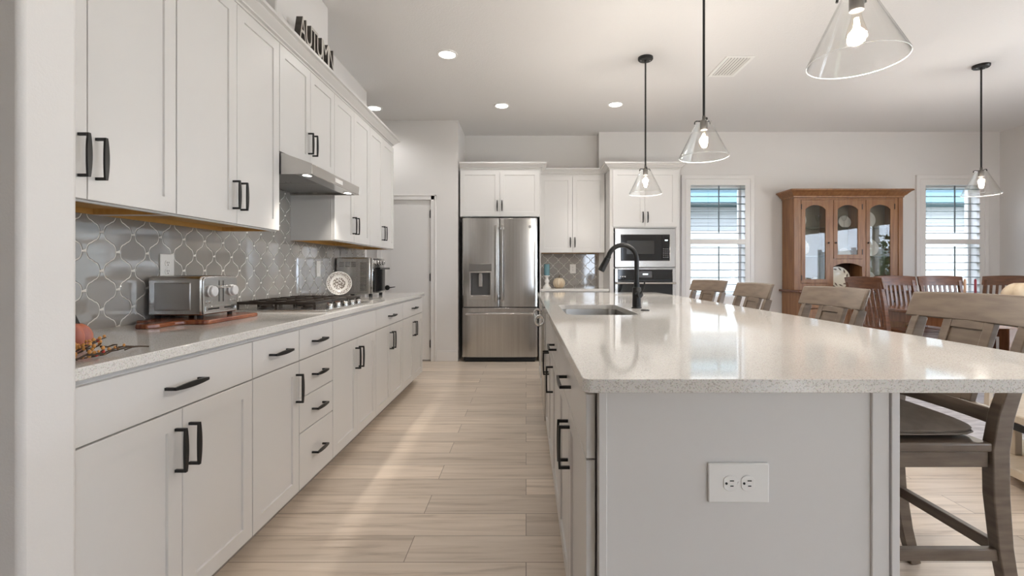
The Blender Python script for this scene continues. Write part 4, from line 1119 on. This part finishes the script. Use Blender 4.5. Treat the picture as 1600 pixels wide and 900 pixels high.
# ------------------------------------------------------------------ pendants
def pendant(label, x, y, zr=1.832, group='glass cone pendants over the island', first=None):
    T = thing('pendant_light', label, 'pendant light', (x, y, CE), 0, group, world=False)
    d = zr-CE
    mb = MB(); mb.lathe([(0, 0), (.066, 0), (.066, -.018), (.060, -.025), (.012, -.027), (.010, -.04), (0, -.04)][::-1], (0, 0, -.0005), 32); cn = obj('canopy', mb, M['black'], T, smooth=35)
    for s in (-1, 1):
        mb = MB(); mb.lathe([(0, -.006), (.005, -.005), (.006, 0), (0, 0)], (s*.04, 0, -.0265), 10); obj('screw', mb, M['chrome'], cn, smooth=40)
    mb = MB(); mb.cyl((0, 0, -.035), (0, 0, d+.245), .0075, 12); obj('rod', mb, M['black'], T, smooth=40)
    mb = MB(); mb.lathe([(0, .166), (.0205, .166), (.0215, .170), (.0215, .218), (.019, .224), (.010, .230), (.010, .25), (0, .25)], (0, 0, d), 24); sk = obj('socket', mb, M['socket'], T, smooth=35)
    mb = MB()
    for q in (0, 2*PI/3, 4*PI/3):
        c, s = math.cos(q+.5), math.sin(q+.5)
        mb.tube([(c*.018, s*.018, d+.222), (c*.045, s*.045, d+.226), (c*.052, s*.052, d+.222), (c*.054, s*.054, d+.208)], .0045, 8)
    obj('clip', mb, M['black'], T, smooth=50)
    mb = MB(); mb.lathe([(.1415, 0), (.1435, .0015), (.1435, .004), (.046, .208), (.044, .216), (.0415, .216), (.043, .207), (.1395, .004), (.1395, .0015), (.1415, 0)], (0, 0, d), 64); sh = obj('shade', mb, M['shade'], T, smooth=40)
    mb = MB(); mb.tube([(.1425*math.cos(t), .1425*math.sin(t), d+.0005) for t in [2*PI*i/64 for i in range(64)]], .0014, 6, closed=True); obj('rim', mb, M['edge'], sh, smooth=60)
    mb = MB(); mb.lathe([(0, .052), (.012, .0535), (.022, .060), (.029, .073), (.0305, .086), (.027, .105), (.019, .13), (.0145, .15), (.0135, .166)], (0, 0, d), 24); b = obj('bulb', mb, M['bulb'], T, smooth=60)
    mb = MB()
    for i in range(6):
        q = 2*PI*i/6; c, s = math.cos(q), math.sin(q)
        mb.tube([(c*.005, s*.005, d+.142), (c*.011, s*.011, d+.083)], .0022, 6)
    obj('filament', mb, M['fil'], b)
    lamp('pendant_glow', 'POINT', (0, 0, d+.10), PEND_W, (1, .96, .91), parent=T, shadow_soft_size=.025)
    return T
M['shade'] = arch_glass('pendant_glass', (.985, .985, .98))
pendant('clear glass cone pendant nearest the camera, cut off by the top of the photo', 1.085, 1.555)
pendant('clear glass cone pendant hanging in the middle of the island row', 1.078, 2.872)
pendant('clear glass cone pendant hanging at the far end of the island, before the ovens', 1.066, 4.228)
pendant('clear glass cone pendant in the corner over the dining table', 4.215, 4.386, 1.85, 'glass cone pendant over the dining table')

# ------------------------------------------------------------------ recessed lights, vent
def can(label, x, y, energy):
    T = thing('recessed_light', label, 'ceiling light', (x, y, CE), 0, 'round recessed ceiling lights', world=False)
    mb = MB(); mb.lathe([(.070, -.0005), (.092, -.0005), (.090, -.006), (.074, -.008), (.070, -.004)], (0, 0, 0), 32); obj('trim_ring', mb, M['plastic'], T, smooth=40)
    mb = MB(); mb.lathe([(0, -.0012), (.0705, -.0012), (.0705, -.004), (0, -.005)], (0, 0, 0), 32); obj('lens', mb, M['lens'], T, smooth=40)
    lamp('can_light', 'SPOT', (0, 0, -.012), energy, (1, .985, .96), parent=T, spot_size=math.radians(150), spot_blend=.8, shadow_soft_size=.07)
can('round recessed ceiling light nearest the camera, above the aisle', -.693, 4.165, CAN_W)
can('round recessed ceiling light in front of the refrigerator', -.28, 5.457, CAN_W)
can('round recessed ceiling light near the far island pendant', 1.022, 5.415, CAN_W)
can('round recessed ceiling light half hidden by the left crown moulding', -1.775, 5.54, CAN_W)
can('round recessed ceiling light above the near end of the aisle, outside the frame', -.60, .9, CAN_N)
can('round recessed ceiling light above the near end of the island, outside the frame', .55, .25, CAN_N)
can('round recessed ceiling light behind the camera, over the living area', 3.6, 1.2, CAN_W)
T = thing('ceiling_vent', 'white slatted air vent in the ceiling between the pendants', 'vent', (1.90, 4.42, CE))
mb = MB(); vx0_, vx1_, vy0_, vy1_ = 1.775, 2.03, 4.19, 4.63
mb.prism([(vx0_, vy0_), (vx1_, vy0_), (vx1_, vy1_), (vx0_, vy1_)], CE-.009, CE-.0005, 'z', holes=[[(vx0_+.03, vy0_+.03), (vx1_-.03, vy0_+.03), (vx1_-.03, vy1_-.03), (vx0_+.03, vy1_-.03)]])
obj('frame', mb, M['plastic'], T, bevel=.002)
obj('duct', MB().box(vx0_+.03, vx1_-.03, vy0_+.03, vy1_-.03, CE-.0015, CE-.0006), M['darkgrey'], T)
for i in range(7):
    x = vx0_+.045+i*.0275; obj('slat', MB().box(x-.0085, x+.0085, vy0_+.03, vy1_-.03, CE-.0085, CE-.0072, rot=(0, .42, 0)), M['plastic'], T)

# ------------------------------------------------------------------ hutch
HX0, HX1, HF, HB = 3.50, 4.915, 6.19, 6.472
T = thing('china_hutch', 'oak china hutch with three arched glass doors on the far wall', 'hutch', ((HX0+HX1)/2, HB, 0))
mb = MB()  # buffet base
mb.box(HX0-.005, HX1+.005, HF-.16, HB, .10, .865); mb.box(HX0+.03, HX1-.03, HF-.12, HB, 0, .0995)
obj('base', mb, M['hutch'], T, bevel=.003)
mb = MB(); mb.box(HX0-.05, HX1+.05, HF-.20, HB, .8655, .893); obj('ledge', mb, M['cherry'], T, bevel=.008)
for i in range(3):
    x0 = HX0+.03+i*.455; d = obj('drawer', shift(slab(.435, .17), x0, HF-.16, .67), M['hutch'], T); obj('knob', MB().ball((x0+.2175, HF-.195, .755), .013), M['black'], d, smooth=60)
    d = obj('door', shift(shaker(.435, .52), x0, HF-.16, .13), M['hutch'], T); obj('knob', MB().ball((x0+.40, HF-.195, .45), .013), M['black'], d, smooth=60)
z0, z1 = .8935, 2.10
mb = MB(); mb.box(HX0, HX0+.022, HF+.02, HB, z0, z1); mb.box(HX1-.022, HX1, HF+.02, HB, z0, z1); mb.box(HX0+.022, HX1-.022, HF+.02, HB, z1-.022, z1); mb.box(HX0+.022, HX1-.022, HF+.02, HB, z0, z0+.02)
obj('case', mb, M['hutch'], T)
obj('back_panel', MB().box(HX0+.0225, HX1-.0225, HB-.012, HB-.001, z0+.0205, z1-.0225), M['hutch_back'], T)
xa, xb = 4.012, 4.400     # uprights between the bays
kx = lambda px: (px-VX)/F*HF
kz = lambda py: H-(py-VY)/F*HF
for x in (xa, xb): obj('divider', MB().box(x-.009, x+.009, HF+.021, HB-.013, z0+.021, z1-.023), M['hutch'], T)
# front frame with openings
D = [(kx(1252), kx(1296.3), 1.0-.02, kz(312.4)), (kx(1302.4), kx(1347), kz(404.4), kz(312.4)), (kx(1353), kx(1397.6), 1.0-.02, kz(312))]
nich = (kx(1302), kx(1347), .93, kz(411))
def arch_pts(x0, x1, z0, z1, rise, N=10):
    pts = [(x0, z0), (x1, z0), (x1, z1-rise)]
    hw = (x1-x0)/2; R = (hw*hw+rise*rise)/(2*rise); cx, cz = (x0+x1)/2, z1-R; a0 = math.asin(hw/R)
    for i in range(1, N): q = a0-2*a0*i/N; pts.append((cx+R*math.sin(q), cz+R*math.cos(q)))
    pts.append((x0, z1-rise)); return pts
holes = [[(a-.002, c-.002), (b+.002, c-.002), (b+.002, e+.002), (a-.002, e+.002)] for a, b, c, e in D]
holes.append(arch_pts(nich[0], nich[1], nich[2], nich[3], .05))
mb = MB(); mb.prism([(HX0, z0), (HX1, z0), (HX1, z1), (HX0, z1)], HF, HF+.02, 'y', holes=holes)
obj('front_frame', mb, M['hutch'], T, bevel=.0015)
mb = MB()
for x0, x1 in ((HX0-.004, HX0+.055), (HX1-.055, HX1+.004)): mb.box(x0, x1, HF-.012, HF-.0005, z0, z1)
obj('pilaster', mb, M['hutch'], T, bevel=.004)
mb = MB()
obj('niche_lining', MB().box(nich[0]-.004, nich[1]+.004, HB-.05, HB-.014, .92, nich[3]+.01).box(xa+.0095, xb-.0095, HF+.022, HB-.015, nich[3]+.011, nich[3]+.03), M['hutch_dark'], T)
for i, (a, b, c, e) in enumerate(D):
    mb = MB(); gl = arch_pts(a+.052, b-.055, c+(.055 if i != 1 else .055), e-.066, .06)
    mb.prism([(a, c), (b, c), (b, e), (a, e)], HF-.004, HF+.014, 'y', holes=[gl])
    d = obj('door', mb, M['hutch'], T, bevel=.002)
    mb = MB(); mb.prism(arch_pts(a+.048, b-.051, c+.05, e-.062, .06), HF+.004, HF+.007, 'y'); obj('door_glass', mb, M['cabglass'], d)
    kxx = (b-.022) if i == 0 else (a+.022); mb = MB(); mb.ball((kxx, HF-.018, kz(379.5)), .011); mb.cyl((kxx, HF-.018, kz(379.5)), (kxx, HF-.003, kz(379.5)), .006, 8); obj('knob', mb, M['black'], d, smooth=60)
    hxx = (a+.001) if i == 0 else (b-.001)
    for zz in ((1.05 if i != 1 else c+.09), e-.09): obj('hinge', MB().box(hxx-.004, hxx+.004, HF-.009, HF-.003, zz-.035, zz+.035), M['black'], d)
# crown of the hutch: coved and mitred
prof = [(0, 0), (.012, .0), (.014, .02), (.03, .03), (.045, .05), (.07, .075), (.088, .084), (.088, .097), (0, .097)]
pl = [(HX0, HB), (HX0, HF-.008), (HX1, HF-.008), (HX1, HB)]; rings = []
for i in range(4):
    p = Vector(pl[i]); dd = []
    if i > 0: dd.append((p-Vector(pl[i-1])).normalized())
    if i < 3: dd.append((Vector(pl[i+1])-p).normalized())
    nr = [Vector((d_.y, -d_.x)) for d_ in dd]; m_ = nr[0] if len(nr) == 1 else (nr[0]+nr[1])/(1+nr[0].dot(nr[1]))
    rings.append([(p.x+m_.x*a, p.y+m_.y*a, 2.1005+b) for a, b in prof])
mb = MB().loft(rings); mb.box(HX0-.08, HX1+.08, HF-.09, HB, 2.1975, 2.2035); obj('crown', mb, M['hutch'], T, bevel=.0015, smooth=25)
SHZ = [1.33, 1.71]
for zz in SHZ:
    for a, b in ((HX0+.023, xa-.0095), (xa+.0095, xb-.0095), (xb+.0095, HX1-.023)):
        if zz < 1.5 and a > xa and a < xb: continue
        obj('glass_shelf', MB().box(a, b, HF+.03, HB-.013, zz, zz+.008), M['shelfglass'], T)
obj('center_shelf', MB().box(xa+.0095, xb-.0095, HF+.022, HB-.014, 1.262, 1.282), M['hutch'], T)
# china: plates standing on the shelves
def std_plate(x, z, r, label, y=HB-.078, m='white', grp='plates standing in the hutch', rz=0):
    mb = MB(); mb.lathe([(0, 0), (r*.55, 0), (r*.62, .006), (r*.98, .016), (r, .019), (r*.64, .011), (r*.54, .005), (0, .005)], (0, 0, 0), 36)
    mb.xf(Matrix.Translation((x, y, z)) @ Euler((0, 0, rz)).to_matrix().to_4x4() @ Euler((math.radians(80), 0, 0)).to_matrix().to_4x4() @ Matrix.Translation((0, r, 0)))
    return single('plate', mb, M[m], label, 'plate', grp, smooth=40)
zsh = [.9143, 1.3385, 1.7185]; nm = ['bottom', 'middle', 'top']
for k_, (xc, side) in enumerate(((3.665, 'left-hand'), (4.60, 'right-hand'))):
    for j in range(3):
        std_plate(xc+.04*(j % 2), zsh[j], .12, 'large white plate standing at the %s of the %s hutch door' % (['bottom', 'middle shelf', 'top shelf'][j], side))
for j, zz in ((1, 1.2825), (2, 1.7185)):
    std_plate(4.12, zz, .088, 'white plate standing left on the %s behind the centre hutch door' % ['', 'lower shelf', 'top shelf'][j])
    std_plate(4.30, zz, .085, 'white plate standing right on the %s behind the centre hutch door' % ['', 'lower shelf', 'top shelf'][j])
# glasses on the top shelf, cups at the bottom
def goblet(x, y, z, label):
    mb = MB(); mb.lathe([(0, 0), (.03, 0), (.03, .003), (.005, .008), (.004, .08), (.02, .095), (.032, .13), (.03, .17), (.028, .17), (.029, .13), (.017, .1), (0, .09)], (x, y, z), 20)
    return single('goblet', mb, M['goblet'], label, 'glass', 'goblets in the hutch', smooth=50)
goblet(3.90, 6.33, 1.7185, 'clear goblet on the top shelf of the left-hand hutch door')
goblet(4.23, 6.30, 1.7185, 'clear goblet on the top shelf between two plates')
for i in range(5):
    mb = MB(); mb.lathe([(0, 0), (.018, 0), (.024, .04), (.021, .04), (.016, .004), (0, .004)], (3.70+i*.052, 6.29, .9143), 18)
    single('small_cup', mb, M['white'], 'small white cup in the row at the foot of the left-hand hutch door', 'cup', 'row of small cups in the hutch', smooth=40)
mb = MB(); mb.lathe([(0, 0), (.035, 0), (.04, .02), (.055, .06), (.05, .10), (.03, .125), (.03, .14), (.036, .145), (.033, .147), (0, .147)], (3.86, 6.34, .9143), 24)
single('sugar_jar', mb, M['white'], 'small pale jar behind the row of small cups', 'jar', smooth=40)
# leaf platter leaning in the niche
T = thing('platter', 'round cream platter with dark leaves leaning in the hutch niche', 'platter', (4.175, 6.33, .9145))
r = .145; mb = MB(); mb.lathe([(0, 0), (r*.5, 0), (r*.58, .008), (r*.98, .016), (r, .019), (r*.6, .013), (r*.5, .005), (0, .005)], (0, 0, 0), 48)
Rp = Matrix.Translation((4.175, 6.30, .9160)) @ Euler((math.radians(76), 0, 0)).to_matrix().to_4x4() @ Matrix.Translation((0, r, 0))
mb.xf(Rp); obj('dish', mb, M['platter_print'], T, smooth=40)
mb = MB()
for i in range(11):
    q = 2*PI*i/11+.2; c = Vector((r*.78*math.cos(q), r*.78*math.sin(q), .0)); a = Vector((math.cos(q+1.0), math.sin(q+1.0), 0)); b = Vector((-a.y, a.x, 0)); L, W_ = .030, .011
    zz = lambda p: .013+(math.hypot(p.x, p.y)/r-.6)*.015+.0022
    vs = []
    for p in (c-a*L, c-a*L*.3+b*W_, c+a*L*.4+b*W_*.7, c+a*L, c+a*L*.4-b*W_*.7, c-a*L*.3-b*W_): vs.append(mb.bm.verts.new((p.x, p.y, zz(p))))
    mb.bm.faces.new(vs)
mb.xf(Rp); obj('leaf_print', mb, M['leafprint'], T)

# ------------------------------------------------------------------ dining table, chairs
single('area_rug', MB().prism(rrect(2.75, 6.3, 3.15, 6.0, .02), .0004, .0108), M['rug'], 'pale patterned rug under the dining table', 'rug', bevel=.003)
T = thing('dining_table', 'long brown wooden dining table with square legs on the pale rug', 'dining table', (4.5, 4.67, .0112))
bx0, bx1, by0, by1 = 3.72, 5.30, 4.13, 5.20
obj('tabletop', MB().prism(rrect(bx0, bx1, by0, by1, .03), .73, .762), M['table'], T, bevel=.006)
mb = MB(); mb.box(bx0+.06, bx0+.085, by0+.12, by1-.12, .63, .7298); mb.box(bx1-.085, bx1-.06, by0+.12, by1-.12, .63, .7298); mb.box(bx0+.12, bx1-.12, by0+.06, by0+.085, .63, .7298); mb.box(bx0+.12, bx1-.12, by1-.085, by1-.06, .63, .7298)
obj('apron', mb, M['table'], T, bevel=.003)
for x in (bx0+.095, bx1-.095):
    for y in (by0+.095, by1-.095):
        obj('leg', MB().box(x-.055, x+.055, y-.055, y+.055, .0112, .7298), M['table'], T, bevel=.006)
def loft_post(path, w_, d_, x, y_off=0):
    """square post along (y, z) path at local x"""
    rings = []
    for i, (y, z) in enumerate(path):
        a, b = path[max(i-1, 0)], path[min(i+1, len(path)-1)]; t = Vector((b[0]-a[0], b[1]-a[1])).normalized(); n_ = Vector((t.y, -t.x))
        ww = w_[i] if isinstance(w_, list) else w_; dd = d_[i] if isinstance(d_, list) else d_
        rings.append([(x-ww/2, y-n_.x*dd/2, z-n_.y*dd/2), (x+ww/2, y-n_.x*dd/2, z-n_.y*dd/2), (x+ww/2, y+n_.x*dd/2, z+n_.y*dd/2), (x-ww/2, y+n_.x*dd/2, z+n_.y*dd/2)])
    return MB().loft(rings)
def lerp_path(path, z):
    for (y0, a), (y1, b) in zip(path[:-1], path[1:]):
        if a <= z <= b: return y0+(y1-y0)*(z-a)/(b-a)
    return path[-1][0]
def slat_chair(label):
    """mission chair: front faces local -y"""
    T = thing('dining_chair', label, 'chair', (0, 0, .0116), 0, 'slat-back dining chairs', world=False); m = M['cherry']; w_, dp = .47, .43
    back = [(.21, 0), (.205, .2), (.20, .44), (.215, .6), (.25, .85), (.285, 1.02)]
    mb = MB(); mb.prism(rrect(-w_/2, w_/2, -dp/2-.02, dp/2-.02, .03), .43, .458); obj('seat', mb, m, T, bevel=.005)
    for s in (-1, 1):
        obj('leg', loft_post(back, .036, [.04, .042, .045, .042, .036, .030], s*(w_/2-.02)), m, T, bevel=.003)
        obj('leg', MB().box(s*(w_/2-.03)-.019, s*(w_/2-.03)+.019, -dp/2, -dp/2+.038, 0, .4298), m, T, bevel=.003)
        obj('side_rail', MB().box(s*(w_/2-.03)-.010, s*(w_/2-.03)+.010, -dp/2+.038, dp/2-.035, .37, .4298), m, T)
        obj('side_stretcher', MB().box(s*(w_/2-.03)-.009, s*(w_/2-.03)+.009, -dp/2+.038, dp/2-.03, .16, .19), m, T)
    obj('front_rail', MB().box(-w_/2+.05, w_/2-.05, -dp/2+.008, -dp/2+.030, .37, .4298), m, T)
    rings = []                                             # curved crest rail
    N = 10
    for i in range(N+1):
        u = -1+2*i/N; x = u*(w_/2+.012); yb = .285+.028*(1-u*u); top = 1.075-.012*u*u
        rings.append([(x, yb-.011-.022, .955), (x, yb+.011-.022, .955), (x, yb+.011+.004, top), (x, yb-.011+.004, top)])
    obj('crest_rail', MB().loft(rings), m, T, bevel=.003, smooth=30)
    rings = []
    for i in range(N+1):
        u = -1+2*i/N; x = u*(w_/2-.04); yb = .207+.02*(1-u*u); rings.append([(x, yb-.010, .53), (x, yb+.010, .53), (x, yb+.012, .58), (x, yb-.008, .58)])
    obj('lower_rail', MB().loft(rings), m, T, bevel=.002, smooth=30)
    for i in range(7):
        u = -.78+1.56*i/6; x = u*(w_/2-.03); c_ = .024*(1-u*u)
        pth = [(.210+c_, .58), (.228+c_, .76), (.262+c_, .957)]
        obj('slat', loft_post(pth, .026, .010, x), m, T)
    return T
ch = slat_chair('dark slat-back dining chair on the island side of the table, its back angled')
ch.location = (3.69, 4.80, .0116); ch.rotation_euler = (0, 0, PI/2+math.radians(3))
def put(c, x, y, face, label): return dup(c, (x, y, .0116), face, label)
put(ch, 4.47, 5.46, 0, 'dark slat-back dining chair on the far side of the table in front of the hutch')
put(ch, 4.985, 5.46, math.radians(-6), 'dark slat-back dining chair before the corner window, on the far side of the table')
put(ch, 5.62, 5.62, -math.radians(62), 'dark slat-back dining chair nearest the right wall, behind the cream pumpkin')
# table dressing
tzp = .7624
for nm_, lb, x, y, hh, m in (('taper_candle', 'tan taper candle on the dining table beside the burgundy one', 4.28, 4.62, .30, 'tan_wax'), ('taper_candle', 'burgundy taper candle on the dining table', 4.44, 4.68, .30, 'burgundy')):
    mb = MB(); mb.lathe([(0, .02), (.011, .02), (.0105, hh-.01), (.006, hh), (0, hh)], (x, y, tzp), 16)
    T = thing(nm_, lb, 'candle', (x, y, tzp+.02)); LOC[T.name] = (x, y, tzp+.02); obj('wax', mb, M[m], T, smooth=40)
    obj('wick', MB().cyl((x, y, tzp+hh-.002), (x, y, tzp+hh+.010), .001, 6), M['slot'], T)
    mb = MB(); mb.lathe([(0, 0), (.04, 0), (.042, .004), (.016, .010), (.014, .0198), (0, .0198)], (x, y, tzp), 24)
    single('candle_holder', mb, M['black'], 'low black holder under the %s taper candle' % ('tan' if m == 'tan_wax' else 'burgundy'), 'candle holder', 'candle holders on the dining table', smooth=40)
pumpkin('pumpkin', 'large cream fabric pumpkin on the dining table', 'pumpkin', (4.66, 4.40, tzp), .19, .30, M['cream'], 8)

# ------------------------------------------------------------------ bar stools
def bar_stool(label):
    """front faces local -y; counter-height stool"""
    T = thing('bar_stool', label, 'bar stool', (0, 0, 0), 0, 'taupe wooden bar stools along the island', world=False); m = M['stool']
    w_, dp = .44, .42
    back = [(.285, 0), (.250, .14), (.222, .30), (.207, .46), (.205, .60), (.222, .70), (.262, .82), (.300, .94), (.310, .969)]
    wd = [.030, .032, .036, .040, .040, .038, .036, .033, .032]; dd = [.038, .042, .046, .050, .052, .049, .044, .040, .038]
    seat = [(-w_/2, dp/2-.03), (-w_/2, -dp/2+.03)]
    N = 8
    for i in range(N+1):
        u = -1+2*i/N; seat.append((u*(w_/2-.004), -dp/2-.012*(1-u*u)))
    seat += [(w_/2, -dp/2+.03), (w_/2, dp/2-.03)]
    obj('seat', MB().prism(seat, .594, .622), m, T, bevel=.006)
    mb = MB(); mb.box(-w_/2+.035, w_/2-.035, -dp/2+.03, -dp/2+.052, .545, .5938); mb.box(-w_/2+.035, w_/2-.035, dp/2-.05, dp/2-.03, .545, .5938)
    for s in (-1, 1): mb.box(s*(w_/2-.02)-.011, s*(w_/2-.02)+.011, -dp/2+.045, dp/2-.035, .545, .5938)
    obj('apron', mb, m, T, bevel=.003)
    for s in (-1, 1):
        obj('leg', loft_post(back, wd, dd, s*(w_/2-.018)), m, T, bevel=.003, smooth=25)
        obj('leg', loft_post([(-dp/2+.0, 0), (-dp/2+.028, .30), (-dp/2+.034, .5936)], [.032, .037, .04], [.032, .037, .04], s*(w_/2-.024)), m, T, bevel=.003)
        obj('side_stretcher', MB().box(s*(w_/2-.02)-.011, s*(w_/2-.02)+.011, -dp/2+.03, .205,   .258, .295), m, T, bevel=.003)
    obj('back_stretcher', MB().box(-w_/2+.035, w_/2-.035, .222-.012, .222+.012, .270, .307), m, T, bevel=.003)
    obj('foot_rail', MB().box(-w_/2+.04, w_/2-.04, -dp/2+.008, -dp/2+.034, .19, .228), m, T, bevel=.003)
    rings = []
    for i in range(N+3):
        u = -1+2*i/(N+2); x = u*(w_/2+.020); c_ = .030*(1-u*u); e = .004*(u*u)
        rings.append([(x, .290+c_-.012, .968), (x, .290+c_+.012, .968), (x, .322+c_+.012, 1.066-e), (x, .322+c_-.010, 1.066-e)])
    obj('crest_rail', MB().loft(rings), m, T, bevel=.006, smooth=30)
    rings = []
    for i in range(N+1):
        u = -1+2*i/N; x = u*(w_/2-.036); c_ = .012*(1-u*u); rings.append([(x, .208+c_, .668), (x, .230+c_, .668), (x, .238+c_, .715), (x, .216+c_, .715)])
    obj('lower_rail', MB().loft(rings), m, T, bevel=.003, smooth=30)
    # framed centre splat
    p0, p1 = (.236, .715), (.318, .970)
    ux = lambda z: p0[0]+(p1[0]-p0[0])*(z-p0[1])/(p1[1]-p0[1])
    for s in (-1, 1): obj('splat_stile', loft_post([(ux(.714), .714), (ux(.972), .972)], .034, .020, s*.078), m, T, bevel=.002)
    for a, b, t in ((.944, .972, .018), (.714, .738, .018)):
        mb = MB(); mb.loft([[(-.061, ux(z)-t/2, z), (.061, ux(z)-t/2, z), (.061, ux(z)+t/2, z), (-.061, ux(z)+t/2, z)] for z in (a, b)])
        obj('splat_rail', mb, m, T, bevel=.002)
    mb = MB(); mb.loft([[(-.061, ux(z)-.004, z), (.061, ux(z)-.004, z), (.061, ux(z)+.004, z), (-.061, ux(z)+.004, z)] for z in (.738, .944)]); obj('splat_panel', mb, m, T)
    return T
X0 = 1.235
st = bar_stool('taupe bar stool nearest the camera, with a cushion on its seat'); st.location = (X0, 1.655, 0); st.rotation_euler = (0, 0, -PI/2+math.radians(0))
dup(st, (X0-.042, 2.33, 0), -PI/2, 'taupe bar stool in front of the hutch, second from the camera')
dup(st, (X0-.05, 3.125, 0), -PI/2, 'taupe bar stool between the hutch and the far shuttered window, third from the camera')
dup(st, (X0+.045, 4.04, 0), -PI/2+math.radians(14), 'taupe bar stool in front of the shuttered window by the ovens, farthest from the camera')
T = thing('seat_cushion', 'round tufted brown-grey cushion on the nearest bar stool', 'cushion', (X0-.010, 1.66, .6224))
mb = MB(); bm = mb.bm; K, N = 40, 12; rows = []
for i in range(N+1):
    f = i/N; row = []
    for j in range(K):
        q = 2*PI*j/K; sq = 1/max(abs(math.cos(q))**5+abs(math.sin(q))**5, 1e-6)**(1/5); r = .196*f*sq
        row.append((r*1.04*math.cos(q), r*math.sin(q), f))
    rows.append(row)
def top(f): return .030+.028*(1-f**4.5)-.030*math.exp(-(f/.15)**2)
tv = []; bv = []
cx_, cy_, cz_ = X0-.010, 1.66, .6224
for i, row in enumerate(rows):
    if i == 0: tv.append([bm.verts.new((cx_, cy_, cz_+top(0)))]); bv.append([bm.verts.new((cx_, cy_, cz_+.006))])
    else:
        tv.append([bm.verts.new((cx_+x, cy_+y, cz_+top(f))) for x, y, f in row]); bv.append([bm.verts.new((cx_+x*.97, cy_+y*.97, cz_+.0005+.016*max(0, f-.8)*5*.9)) for x, y, f in row])
for S_ in (tv, bv):
    for i in range(N):
        for j in range(K):
            a, b = S_[i], S_[i+1]; g = []
            for v in (a[j % len(a)], a[(j+1) % len(a)], b[(j+1) % K], b[j]):
                if v not in g: g.append(v)
            bm.faces.new(g)
for j in range(K): bm.faces.new((tv[N][j], tv[N][(j+1) % K], bv[N][(j+1) % K], bv[N][j]))
cu = obj('pad', mb, M['cushion'], T, smooth=60)
mb = MB(); mb.tube([(cx_+x*1.0, cy_+y*1.0, cz_+.0175) for x, y, f in rows[N]], .0035, 6, closed=True); obj('piping', mb, M['cushion'], T, smooth=60)
mb = MB(); mb.lathe([(0, 0), (.010, 0), (.008, .004), (0, .006)], (cx_, cy_, cz_+top(0)), 12); obj('tuft_button', mb, M['cushion'], T, smooth=60)

# ------------------------------------------------------------------ round side table and cross-back chair at the right edge
sx, sy, sr = 3.02, 2.34, .52
T = thing('round_side_table', 'round bleached wood table with a lower shelf at the right edge', 'side table', (sx, sy, 0))
mb = MB(); mb.lathe([(0, 0), (sr-.02, 0), (sr, .008), (sr, .04), (sr-.008, .046), (0, .046)], (sx, sy, .36), 64); obj('tabletop', mb, M['lightwood'], T, smooth=35)
mb = MB(); mb.lathe([(0, 0), (sr-.02, 0), (sr, .008), (sr, .045), (sr-.008, .05), (0, .05)], (sx, sy, .075), 64); obj('shelf', mb, M['lightwood'], T, smooth=35)
mb = MB(); mb.lathe([(sr-.012, 0), (sr-.002, 0), (sr-.002, .035), (sr-.012, .035)], (sx, sy, .325), 64); obj('band', mb, M['slot'], T, smooth=35)
mb = MB(); mb.lathe([(0, 0), (.17, 0), (.17, .2), (0, .2)], (sx, sy, .125), 32); obj('drum', mb, M['slot'], T, smooth=35)
for i in range(4):
    q = PI/4+i*PI/2; x, y = sx+.42*math.cos(q), sy+.42*math.sin(q)
    obj('leg', MB().box(x-.025, x+.025, y-.025, y+.025, 0, .0748).box(x-.02, x+.02, y-.02, y+.02, .1255, .3598), M['lightwood'], T, bevel=.003)
mb = MB(); mb.box(2.60, 2.76, 2.26, 2.38, .1262, .150); b = single('book', mb, M['slot'], 'dark book lying on the lower shelf of the round table', 'book', 'books on the round table shelf', bevel=.002)
mb = MB(); mb.box(2.61, 2.75, 2.265, 2.375, .1505, .172); b = single('book', mb, M['paper'], 'cream book lying on top of the dark book on the round table shelf', 'book', 'books on the round table shelf', bevel=.002)
mb = MB(); mb.tube([(2.62+.055*math.cos(t), 2.34+.055*math.sin(t), .432+.02*math.sin(3*t)) for t in [2*PI*i/24 for i in range(24)]], .003, 6, closed=True)
mb.tube([(2.62+.05*math.cos(t), 2.34+.03*math.sin(t), .447+.03*math.sin(t)) for t in [2*PI*i/24 for i in range(24)]], .003, 6, closed=True)
single('wire_ornament', mb, M['black'], 'small black wire ornament on the round table', 'ornament', smooth=50)
T = thing('cross_back_chair', 'pale wooden cross-back chair behind the nearest bar stool', 'chair', (3.74, 3.44, .0116), math.radians(188), None, world=False)
m = M['lightwood']
obj('seat', MB().prism(rrect(-.23, .23, -.22, .21, .05), .43, .46), m, T, bevel=.006)
bk = [(.235, 0), (.215, .25), (.20, .45), (.215, .65), (.255, .88)]
for s in (-1, 1):
    obj('leg', loft_post(bk, .034, .036, s*.205), m, T, bevel=.004, smooth=25)
    obj('leg', loft_post([(-.20, 0), (-.185, .4298)], .036, .036, s*.195), m, T, bevel=.004)
mb = MB(); rings = []
for i in range(11):
    u = -1+2*i/10; c_ = .03*(1-u*u); rings.append([(u*.225, .245+c_, .83), (u*.225, .265+c_, .83), (u*.225, .278+c_, .90), (u*.225, .258+c_, .90)])
obj('crest_rail', MB().loft(rings), m, T, bevel=.005, smooth=30)
for s in (-1, 1):
    mb = MB(); rr_ = []
    for i in range(9):
        f = i/8; x = s*(-.19+.38*f); z = .48+.36*f; y = .204+.05*f+.022*math.sin(PI*f)+(.007 if s > 0 else -.007); rr_.append([(x-.020, y-.006, z+.004*s), (x+.020, y-.006, z-.004*s), (x+.020, y+.006, z-.004*s), (x-.020, y+.006, z+.004*s)])
    obj('cross_slat', mb.loft(rr_), m, T, bevel=.003)
obj('front_stretcher', MB().box(-.18, .18, -.205, -.185, .2, .23), m, T)
